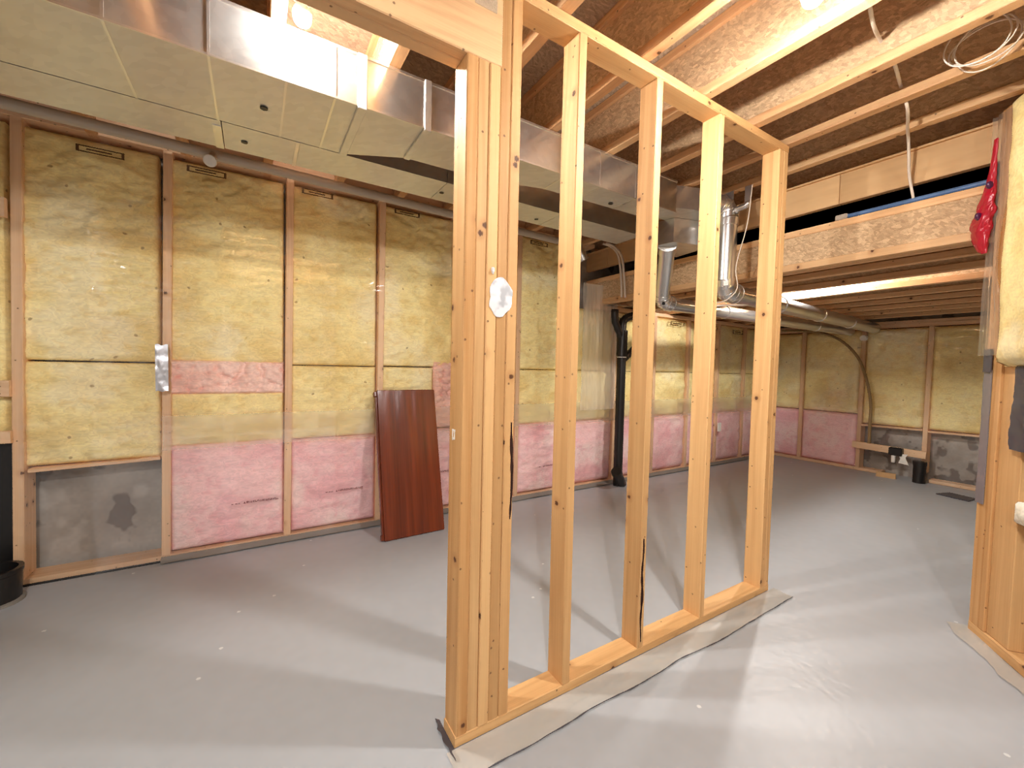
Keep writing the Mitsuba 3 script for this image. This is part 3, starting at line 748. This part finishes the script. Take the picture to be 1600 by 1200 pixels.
# ================================================================== DUCTS
zb, zt = 2.20, 2.393
sd = 'supply_duct'; used.add(sd)
def yback(x):
    return float(np.interp(x, [-3, 0.389, 0.626, 0.95, 1.378, 2.3], [2.157, 2.157, 2.025, 2.04, 1.925, 1.90]))
def duct_section(x0, x1, yf, y0b, y1b, z0, z1, brk=0.004):
    A, B = Acc(), Acc()
    a, b, c, e = np.array([x0, yf, z0]), np.array([x1, yf, z0]), np.array([x1, y1b, z0]), np.array([x0, y0b, z0])
    up = np.array([0, 0, z1 - z0]); ctr = (a + b + c + e) / 4 + np.array([0, 0, brk])
    for p_, q_ in ((a, b), (b, c), (c, e), (e, a)):          # cross-broken bottom
        B.v += [p_, ctr, q_]; n = B.n; B.f += [[n, n + 1, n + 2]]; B.uv += [(0, 0)] * 3; B.n += 3
    def side(p_, q_, bulge):
        m_ = (p_ + q_ + up) / 2 + bulge
        pts = [p_, q_, q_ + up, p_ + up]
        for i in range(4):
            A.v += [pts[i], pts[(i + 1) % 4], m_]; n = A.n; A.f += [[n, n + 1, n + 2]]; A.uv += [(0, 0)] * 3; A.n += 3
    side(a, b, np.array([0, 0.0006, 0])); side(b, c, 0); side(c, e, 0); side(e, a, 0)
    A.quad(a + up, b + up, c + up, e + up)
    return A.mesh()[0], B.mesh()[0]
secs = [-2.6, -1.35, -0.38, -0.125, 0.10, 0.262, 0.360, 0.626, 1.05, 1.378, 1.62, 1.90, 2.27]
for x0, x1 in zip(secs[:-1], secs[1:]):
    e = 0.0015
    q_, b_ = duct_section(x0 + e, x1 - e, 1.73, yback(x0), yback(x1), zb, zt)
    k = part(sd, 'section', q_, 'mat_galv'); part(k, 'bottom_panel', b_, 'mat_galv_dull')
def cleat(x, w, t=0.011, yb=None, drop=0.0):
    yb = yback(x) - 0.01 if yb is None else yb
    ms = [boxm((x - w / 2, 1.73 - t, zb - t), (x + w / 2, 1.73, zt + 0.004), 0.002), boxm((x - w / 2, 1.73 - t, zb - t - 0.001), (x + w / 2, yb, zb - 0.0005), 0.002)]
    return join(ms)
for x, w in ((0.360, 0.034), (0.626, 0.030)):
    part(sd, 'drive_cleat', cleat(x, w), 'mat_galv_dull', label='bright drive cleat')
for x in (-1.35, -0.38, -0.125, 0.10, 0.262, 1.05, 1.378, 1.62, 1.90):
    part(sd, 'seam', join([boxm((x - 0.004, 1.727, zb), (x + 0.004, 1.73, zt + 0.003)), boxm((x - 0.004, 1.729, zb - 0.002), (x + 0.004, yback(x), zb - 0.0005))]), 'mat_galv_pipe')
part(sd, 'bottom_flange', boxm((-2.6, 1.7255, zb - 0.001), (2.27, 1.7295, zb + 0.006)), 'mat_galv_pipe')
part(sd, 'top_flange', boxm((-2.6, 1.7255, zt - 0.006), (2.27, 1.7295, zt + 0.004)), 'mat_galv_pipe')
def disc(x, y, r, z=zb, t=0.002):
    m = trimesh.creation.cylinder(r, t, sections=24); m.apply_translation([x, y, z - t / 2 - 0.0008]); return unshare(m)
def dimple_xy(px_x, px_y): return px_x, px_y
part(sd, 'screw_hole', disc(0.035, 1.955, 0.014), 'mat_black')
part(sd, 'screw_hole', disc(1.83, 1.86, 0.014), 'mat_black')
# end box and take-off at the far end
part(sd, 'end_box', prism([(2.272, 1.80), (2.30, 1.765), (2.60, 1.665), (2.66, 1.72), (2.66, 1.95), (2.272, 1.95)], 2.25, 2.393), 'mat_galv')
part(sd, 'take_off', prism([(2.45, 1.88), (2.75, 1.79), (2.80, 2.12), (2.42, 2.04)], 2.085, 2.249), 'mat_galv')
tag(sd, 'long shiny galvanized rectangular duct hung below the joists beside the bare bulb', 'duct')

rd = 'return_duct'; used.add(rd)
rsec = [-2.6, -1.2, -0.115, 0.18, 0.9, 1.7, 2.46]
for x0, x1 in zip(rsec[:-1], rsec[1:]):
    q_, b_ = duct_section(x0 + 0.0015, x1 - 0.0015, 2.162, 2.42, 2.42, zb, zt, 0.002)
    k = part(rd, 'section', q_, 'mat_galv'); part(k, 'bottom_panel', b_, 'mat_galv_dull')
part(rd, 'strap', boxm((-0.148, 2.205, zb - 0.003), (-0.117, 2.425, zb - 0.0005)), 'mat_galv_pipe')
part(rd, 'strap', boxm((0.165, 2.16, zb - 0.003), (0.18, 2.425, zb - 0.0005)), 'mat_galv_pipe')
for x, y in ((-0.035, 2.301), (0.923, 2.301), (1.617, 2.335)):
    part(rd, 'screw_hole', disc(x, y, 0.013), 'mat_black')
tag(rd, 'narrow dull metal duct running between the shiny duct and the left wall', 'duct')

def elbow(c0, d0, c1, d1, n=10):
    """Centre line of a rounded corner from c0 along d0 to c1 along d1."""
    c0, c1 = np.asarray(c0, float), np.asarray(c1, float)
    t = np.linspace(0, 1, n)[:, None]; L_ = np.linalg.norm(c1 - c0) * 0.55
    p1, p2 = c0 + unit(d0) * L_, c1 - unit(d1) * L_
    return (1 - t) ** 3 * c0 + 3 * (1 - t) ** 2 * t * p1 + 3 * (1 - t) * t ** 2 * p2 + t ** 3 * c1
def gore(path, r, sides=24, step=0.004):
    """Segmented adjustable elbow: short straight gores with a bead at each joint."""
    pts, rad = [], []
    for i in range(len(path)):
        if i:
            a, b = path[i - 1], path[i]
            for s, k in ((0.06, 0.0), (0.5, 0.0), (0.94, 0.0), (0.97, step), (1.0, step)):
                pts.append(a + (b - a) * s); rad.append(r + k)
    return tube(np.array(pts), np.array(rad), sides)
def round_duct(top, bot, end, r, label):
    k = numbered('round_duct'); top, bot, end = (np.array(q, float) for q in (top, bot, end))
    dn = unit(bot - top)
    part(k, 'pipe', tube(np.array([top, top + (bot - top) * 0.5, bot]), r, 28), 'mat_galv_pipe', smooth=40)
    c1 = np.array([bot[0] + r * 1.9, bot[1], bot[2] - r * 1.15])
    dr_ = unit(end - c1)
    part(k, 'elbow', gore(elbow(bot - dn * 0.01, dn, c1, dr_, 5), r + 0.003), 'mat_galv_pipe', smooth=20, label='segmented adjustable elbow')
    part(k, 'collar', tube(np.array([top - dn * 0.002, top + dn * 0.045]), r + 0.006, 28), 'mat_galv_pipe', smooth=40)
    part(k, 'run', tube(np.array([c1 + dr_ * 0.005, (c1 + end) / 2, end]), r - 0.002, 28), 'mat_galv_pipe', smooth=40)
    L_ = np.linalg.norm(end - c1)
    for t in np.arange(0.75, L_ - 0.1, 0.9):
        part(k, 'joint_band', tube(np.array([c1 + dr_ * t, c1 + dr_ * (t + 0.03)]), r + 0.003, 28), 'mat_galv_pipe', smooth=40)
    o = unit(np.array([-0.62, -0.40, -0.62])); hc = np.array([bot[0] + 0.03, bot[1], bot[2] - 0.035])
    m = trimesh.creation.cylinder(0.013, 0.004, sections=18); m.apply_transform(trimesh.geometry.align_vectors([0, 0, 1], o))
    m.apply_translation(hc + o * (r + 0.008)); part(k + '__elbow', 'plug_hole', unshare(m), 'mat_black', label='round dark hole')
    tag(k, label, 'duct')
    return k
round_duct((2.505, 1.97, 2.082), (2.735, 2.185, 1.80), (6.34, 2.21, 1.74), 0.056, 'slanting round metal duct dropping from the end of the shiny duct, left of its twin')
r2 = round_duct((2.715, 1.66, 2.225), (2.715, 1.66, 1.815), (6.34, 1.97, 1.765), 0.063, 'upright round metal duct with elbow, the right one of the two behind the studs')
part(r2, 'elbow', gore(elbow((2.625, 1.70, 2.325), (1, -0.35, 0), (2.715, 1.66, 2.235), (0, 0, -1), 5), 0.062), 'mat_galv_pipe', smooth=20)
q_ = np.array([2.715, 1.66, 1.79]) + unit([-0.80, -0.60, 0]) * 0.0655
m = boxm((-0.016, -0.014, -0.0005), (0.016, 0.014, 0.0006)); m.apply_transform(trimesh.geometry.align_vectors([0, 0, 1], unit([-0.8, -0.6, -0.1]))); m.apply_translation(q_)
part(r2 + '__pipe', 'sticker', m, 'mat_white', label='small white sticker')
k = numbered('vent_stub')
put(k, gore(elbow((2.33, 2.77, 2.37), (0.0, -0.05, -1), (2.41, 2.75, 2.13), (0.5, -0.2, -1.0), 5), 0.045), 'mat_galv_pipe', smooth=25)
tag(k, 'short metal elbow beside the left wall beyond the end of the narrow duct', 'duct')
k = numbered('duct_hanger'); used.add(k)
part(k, 'strap', boxm((2.700, 1.615, 2.345), (2.706, 1.68, 2.40)), 'mat_galv_pipe')
part(k, 'strap', boxm((2.700, 1.50, 2.30), (2.706, 1.54, 2.40)), 'mat_galv_pipe')
part(k, 'band', tube(elbow((2.704, 1.60, 2.25), (0, -0.3, 1), (2.704, 1.52, 2.30), (0, 0.2, 1), 10), 0.02, 10), 'mat_galv_pipe', smooth=True)
tag(k, 'bent galvanized hanger straps on the joist above the upright round duct', 'strap')

# ================================================================== LIGHTS
for i, ((bx, by, bz), rad, tint) in enumerate(BULBS):
    k = numbered('light_bulb')
    pass
    scene[k + '__globe'] = {'type': 'sphere', 'center': [bx, by, bz], 'radius': 0.03, 'emitter': {'type': 'area', 'radiance': {'type': 'rgb', 'value': list(map(float, tint * rad))}}, 'bsdf': {'type': 'ref', 'id': 'mat_white'}}
    if i != 2:   # opaque collar added over the globe to cut light thrown up at the joists
        c0 = 0.010 if i == 0 else 0.002
        part(k, 'collar', lathe([(0.0315, bz + c0), (0.0315, bz + c0 + 0.006), (0.026, bz + 0.028), (0.018, bz + 0.045)], 24, (bx, by, 0)), 'mat_white', smooth=40)
    part(k, 'neck', lathe([(0.017, bz + 0.026), (0.014, bz + 0.045), (0.014, bz + 0.06), (0.0, bz + 0.06)], 16, (bx, by, 0)), 'mat_white', smooth=40)
    part(k, 'socket', lathe([(0.02, bz + 0.05), (0.024, bz + 0.055), (0.045, bz + 0.075), (0.055, bz + 0.09), (0.055, bz + 0.10), (0.0, bz + 0.10)], 24, (bx, by, 0)), 'mat_white', smooth=40, label='white lamp holder')
    part(k + '__socket', 'mounting_block', boxm((bx - 0.07, by - 0.06, bz + 0.10), (bx + 0.07, by + 0.06, bz + 0.125), 0.004), 'mat_black')
tag('light_bulb', 'bare glowing bulb hanging beside the shiny duct', 'light bulb')
tag('light_bulb_001', 'bare glowing bulb at the joists right of the stud frame', 'light bulb')
tag('light_bulb_002', 'bare bulb hidden between the joists of the lower ceiling', 'light bulb')
tag('light_bulb_003', 'bare bulb up between the joists near the camera', 'light bulb')
tag('light_bulb_004', 'added unseen fill bulb at the joists well behind the camera', 'light bulb')

# ================================================================== PIPES AND CABLES
k = numbered('white_pipe')
part(k, 'pipe', tube(np.linspace((-1.6, 2.85, 2.352), (2.2, 2.85, 2.285), 20), 0.028, 18), 'mat_pvc', smooth=40)
part(k, 'stem', tube(np.array([(-0.185, 2.84, 2.325), (-0.195, 2.785, 2.272)]), 0.02, 16), 'mat_pvc', smooth=40)
part(k, 'cap', lathe([(0.0, 0.012), (0.028, 0.012), (0.031, 0.006), (0.031, -0.004), (0.0, -0.004)], 24, (-0.196, 2.772, 2.262), (-0.05, -0.85, -0.35)), 'mat_white', smooth=30, label='round white cap')
tag(k, 'pale plastic pipe running along the top of the left wall', 'pipe')

s = 'drain_stack'; used.add(s)
sx, sy = 3.20, 3.03
part(s, 'pipe', tube(np.array([(sx, sy, 0.0), (sx, sy, 0.7), (sx, sy, 1.45)]), 0.045, 24), 'mat_black', smooth=40)
part(s, 'coupling', tube(np.array([(sx, sy, 1.34), (sx, sy, 1.40), (sx, sy, 1.60)]), 0.054, 24), 'mat_black', smooth=40)
part(s, 'ring', tube(np.array([(sx, sy, 1.322), (sx, sy, 1.332)]), 0.048, 24), 'mat_white', smooth=40, label='thin white ring')
part(s, 'branch', tube(elbow((sx, sy, 1.50), (-0.5, 0, 1), (sx - 0.13, sy - 0.01, 1.80), (0.0, 0, 1), 14), 0.04, 20), 'mat_black', smooth=True)
part(s, 'branch', tube(spline([(sx, sy, 1.52), (sx + 0.005, sy, 1.68), (sx + 0.07, sy - 0.01, 1.74), (sx + 0.22, sy - 0.02, 1.77), (sx + 0.40, sy - 0.02, 1.78)], 8), 0.040, 20), 'mat_black', smooth=True)
part(s, 'trap_arm', tube(np.array([(sx + 0.02, sy, 1.30), (sx + 0.30, sy - 0.01, 1.52)]), 0.036, 20), 'mat_black', smooth=40)
part(s, 'cleanout', tube(np.array([(sx + 0.03, sy - 0.03, 0.02), (sx - 0.12, sy - 0.10, 0.17)]), 0.047, 20), 'mat_black', smooth=40)
part(s + '__cleanout', 'cap', tube(np.array([(sx - 0.10, sy - 0.09, 0.15), (sx - 0.135, sy - 0.107, 0.185)]), 0.053, 20), 'mat_black', smooth=40)
part(s, 'hanger', boxm((sx - 0.22, sy - 0.05, 1.84), (sx + 0.22, sy - 0.03, 1.845)), 'mat_galv_pipe')
tag(s, 'black plastic drain stack rising beside the left wall behind the studs', 'pipe')

pairs = [[(2.80, 2.93, 2.385), (2.845, 2.87, 2.35), (2.87, 2.80, 2.26), (2.883, 2.77, 2.07), (2.885, 2.755, 1.87)],
         [(2.80, 2.89, 2.38), (2.85, 2.83, 2.34), (2.875, 2.76, 2.24), (2.885, 2.735, 2.06), (2.885, 2.712, 1.86)]]
for i, pp in enumerate(pairs):
    k = numbered('white_tube'); put(k, tube(spline(pp, 8), 0.011, 12), 'mat_cable', smooth=True)
    tag(k, ('left' if i == 0 else 'right') + ' one of two white plastic tubes bending down over the beam by the drain stack', 'tube', 'paired white tubes')
k = numbered('blue_pipe'); put(k, tube(np.array([(2.925, 1.07, 2.115), (2.925, 0.3, 2.115), (2.925, -1.5, 2.115)]), 0.014, 14), 'mat_blue', smooth=40)
tag(k, 'blue plastic water pipe lying along the top of the dropped beam', 'pipe')
k = numbered('pipe_clip'); put(k, boxm((2.905, 1.055, 2.1015), (2.945, 1.115, 2.132), 0.004), 'mat_pvc')
tag(k, 'pale clip at the end of the blue pipe', 'clip')
k = numbered('electrical_cable')
put(k, tube(spline([(1.75, 0.607, 2.45), (1.9, 0.641, 2.46), (2.08, 0.675, 2.50), (2.15, 0.655, 2.44), (2.39, 0.70, 2.465), (2.47, 0.694, 2.388), (2.68, 0.748, 2.388), (2.77, 0.768, 2.38), (2.82, 0.776, 2.31), (2.88, 0.786, 2.235), (2.92, 0.776, 2.125)], 8), 0.0065, 8), 'mat_cable', smooth=True)
tag(k, 'white electrical cable strung through the joists right of the bulb', 'cable')
k = numbered('cable_coil')
t = np.linspace(0, 2 * math.pi * 4, 160)
cz = np.stack([2.30 + 0.04 * np.sin(t * 0.31 + 1), 0.445 + (0.085 + 0.012 * np.sin(t * 0.7)) * np.cos(t), 2.445 + (0.075 + 0.012 * np.cos(t * 0.53)) * np.sin(t)], -1)
put(k, tube(cz, 0.0028, 6), 'mat_cable', smooth=True)
tag(k, 'loose coil of thin white wire hanging between the joists at the upper right', 'cable coil')
k = numbered('flexible_hose')
put(k, tube(spline([(6.35, 3.0, 1.80), (6.34, 2.635, 1.765), (6.335, 2.34, 1.66), (6.34, 2.13, 1.444), (6.34, 2.022, 1.168), (6.35, 1.965, 0.859), (6.36, 1.965, 0.585), (6.36, 1.962, 0.37)], 8), 0.016, 12), 'mat_hose', smooth=True)
tag(k, 'tan hose curving down the far wall to the wooden block', 'hose')
k = numbered('string'); put(k, tube(spline([(2.685, 1.485, 2.39), (2.69, 1.51, 2.15), (2.70, 1.577, 1.90), (2.70, 1.563, 1.755), (2.69, 1.62, 1.685), (2.69, 1.70, 1.67)], 8), 0.004, 6), 'mat_cable', smooth=True)
tag(k, 'thin white wire looping under the elbow of the upright round duct', 'wire')
k = numbered('wire_bundle'); put(k, tube(spline([(2.66, 1.80, 1.69), (2.68, 1.72, 1.655), (2.74, 1.66, 1.655), (2.9, 1.60, 1.665)], 8), 0.007, 8), 'mat_cable', smooth=True)
tag(k, 'short white cable hanging below the upright round duct', 'cable')

# ================================================================== LOOSE THINGS
# mahogany panel leaning on the wall
b0, b1 = np.array([0.745, 2.775, 0.002]), np.array([1.181, 2.785, 0.002])
lean = unit(np.array([0.0, 0.25, 1.0])); wd = unit(b1 - b0); nn = np.cross(wd, lean); nn = unit(nn)  # nn towards the room
Hh, Ww, Tt = 1.045, np.linalg.norm(b1 - b0), 0.026
wpn = 'wood_panel'; used.add(wpn)
def slab(u0, u1, v0, v1, t0, t1, r=0.003):
    m = boxm((u0, v0, t0), (u1, v1, t1), r)
    V = np.asarray(m.vertices); uv = V[:, :2].copy()
    P = b0 + V[:, :1] * wd + V[:, 1:2] * lean + V[:, 2:3] * nn
    return (P, np.asarray(m.faces)), uv
if nn[1] > 0: nn = -nn
off = 0.0
m_, uv_ = slab(0, Ww, 0.004, Hh, -Tt, 0, 0.004); part(wpn, 'slab', m_, 'mat_mahogany', uv=uv_)
m_, uv_ = slab(-0.012, 0.0, 0.03, Hh - 0.05, -Tt - 0.02, -0.008, 0.003); part(wpn, 'edge_strip', m_, 'mat_mahogany', uv=uv_)
for v0 in (0.01, Hh - 0.045):
    m_, uv_ = slab(-0.02, 0.0, v0, v0 + 0.035, -Tt - 0.015, -0.004, 0.004); part(wpn, 'bracket', m_, 'mat_mahogany', uv=uv_)
tag(wpn, 'dark glossy mahogany panel leaning against the insulated left wall', 'wood panel')

# plastic strip under the partition
def under(P, u, v):
    f = meshkit.fbm(np.stack([P[..., 0] * 7, P[..., 1] * 14, P[..., 2] * 0], -1), 3, 8) - 0.5
    g = meshkit.fbm(np.stack([P[..., 0] * 4, u * 0, u * 0 + 4], -1), 3, 9) - 0.5
    k = np.clip(1 - v, 0, 1)
    return np.stack([0 * f, 0.022 * g * k, np.maximum(0.0025, 0.006 + 0.016 * f * np.sin(np.pi * np.clip(v, 0, 1) ) )], -1)
k = numbered('plastic_strip')
mm = sheet((0.50, 1.035, 0.0), (1.95, 0, 0), (0, 0.105, 0), 200, 14, under)
used.add(k); part(k, 'sheet', mm, 'mat_poly_strip', smooth=True)
ev = np.asarray(mm.vertices).reshape(201, 15, 3)[:, 0]
part(k, 'edge', tube(ev + np.array([0, -0.0005, 0.0005]), 0.0012 + 0.0012 * np.abs(np.sin(np.arange(201) * 0.37) * np.sin(np.arange(201) * 0.11)), 6), 'mat_flap', smooth=True, label='dark line drawn as the shadow of the edge')  # dark thread laid along the edge in place of its shadow line
tag(k, 'crinkled pale plastic strip sticking out under the stud frame', 'plastic sheet')
k = numbered('plastic_strip')
put(k, sheet((0.512, 1.10, 0.0), (0.018, 0, 0), (0, 0.17, 0), 6, 30, lambda P, u, v: np.stack([-0.012 * (meshkit.fbm(np.stack([v * 8, v * 0, v * 0], -1), 2, 3) - 0.3) * (1 - u), 0 * u, 0.002 + 0.012 * (1 - u) * (0.4 + 0.6 * v)], -1)), 'mat_flap', smooth=True)
tag(k, 'dark curled edge of plastic at the foot of the near post', 'plastic sheet')

# torn white paper patch on the post
def blob(cx, cz, rx, rz, seed, y, n=26):
    ang = np.linspace(0, 2 * np.pi, n, endpoint=False)
    r = 1 + 0.35 * (meshkit.noise(np.stack([np.cos(ang) * 2, np.sin(ang) * 2, ang * 0 + seed], -1), seed) - 0.5)
    ring = np.stack([cx + rx * r * np.cos(ang), np.full(n, y), cz + rz * r * np.sin(ang)], -1)
    inner = np.stack([cx + 0.55 * rx * np.cos(ang), np.full(n, y - 0.003), cz + 0.55 * rz * np.sin(ang)], -1)
    inner[:, 1] -= 0.003 * meshkit.noise(np.stack([ang * 3, ang * 0, ang * 0], -1), seed)
    back = ring + np.array([0, 0.0015, 0])
    v = np.vstack([ring, inner, [[cx, y - 0.003, cz]], back]); f = []
    for i in range(n):
        j = (i + 1) % n
        f += [[i, n + i, n + j], [i, n + j, j], [n + i, 2 * n, n + j], [i, j, 2 * n + 1 + j], [i, 2 * n + 1 + j, 2 * n + 1 + i]]
    return trimesh.Trimesh(v, np.array(f), process=False)
k = 'paper_patch'; used.add(k)
part(k, 'scrap', blob(0.664, 1.418, 0.045, 0.058, 3, YP - 0.003), 'mat_paper', smooth=30)
part(k, 'scrap', blob(0.631, 1.500, 0.006, 0.011, 5, YP - 0.003), 'mat_paper', smooth=30)
tag(k, 'torn white plastic patch stuck on the near post of the stud frame', 'patch')

# black sump pipe at the far left
k = numbered('black_bucket')
part(k, 'body', lathe([(0.0, 0.004), (0.098, 0.004), (0.10, 0.01), (0.102, 0.14), (0.108, 0.145), (0.108, 0.165), (0.09, 0.165), (0.085, 0.12), (0.0, 0.12)], 32, (-1.085, 2.985, 0)), 'mat_black', smooth=35)
part(k, 'base_ring', lathe([(0.0, 0.0), (0.112, 0.0), (0.112, 0.012), (0.10, 0.016)], 32, (-1.085, 2.985, 0)), 'mat_gasket', smooth=35, label='pale ring at the base')
tag(k, 'black round pipe stub on the floor at the far left beside the corner stud', 'pipe')
# hardware against the far wall
fb = 'wooden_block'; used.add(fb)
board_part(fb, 'board', (6.375, 2.13, 0.335), (6.375, 1.455, 0.315), 0.08, 0.04, (0, 0, 1), 'mat_lumber_wall')
tag(fb, 'horizontal board nailed across two studs of the far wall holding a black box', 'board')
k = numbered('junction_box'); put(k, boxm((6.29, 1.64, 0.275), (6.355, 1.76, 0.365), 0.008), 'mat_black')
tag(k, 'small black box on the board at the far wall', 'box')
k = numbered('white_connector'); put(k, boxm((6.30, 1.70, 0.19), (6.335, 1.735, 0.28), 0.006), 'mat_white'); tag(k, 'small white fitting under the left of the black box at the far wall', 'fitting')
k = numbered('paper_tag')
put(k, prism([(1.58, 0.0), (1.67, 0.01), (1.655, 0.06), (1.675, 0.115), (1.59, 0.12), (1.61, 0.085), (1.60, 0.05)], 0, 0.003), 'mat_white')
scene[k]['to_world'] = T([[0, 0, -1, 6.31], [1, 0, 0, 0], [0, 1, 0, 0.185], [0, 0, 0, 1]])
tag(k, 'white torn paper tag hanging right of the black box at the far wall', 'tag')
k = numbered('scrap_block'); put(k, board((6.30, 1.86, 0.022), (6.33, 1.69, 0.022), 0.07, 0.04, (0, 0, 1))[0], 'mat_lvl'); tag(k, 'short wood offcut on the floor at the end of the far bottom plate', 'wood block')
k = numbered('floor_mat'); put(k, prism([(5.84, 1.02), (6.02, 1.00), (6.08, 1.20), (5.9, 1.26)], 0.002, 0.012), 'mat_flap'); tag(k, 'dark flat scrap on the floor near the right of the far wall', 'scrap')
k = numbered('floor_pipe')
part(k, 'pipe', lathe([(0.0, 0.0), (0.055, 0.0), (0.055, 0.20), (0.06, 0.20), (0.06, 0.24), (0.0, 0.24)], 24, (6.36, 1.50, 0)), 'mat_black', smooth=35)
tag(k, 'dark capped pipe standing on the floor under the middle stud of the far wall', 'pipe')
k = numbered('wall_outlet'); put(k, boxm((5.00, YS - 0.068, 0.44), (5.07, YS - 0.052, 0.55), 0.004), 'mat_white'); tag(k, 'small white plate on the pink insulation of the left wall past the drain stack', 'plate')
part('wall_far', 'vent_cap', tube(np.array([(6.40, 2.07, 1.655), (6.33, 2.07, 1.65)]), 0.033, 20), 'mat_white', smooth=40, label='small white round cap')
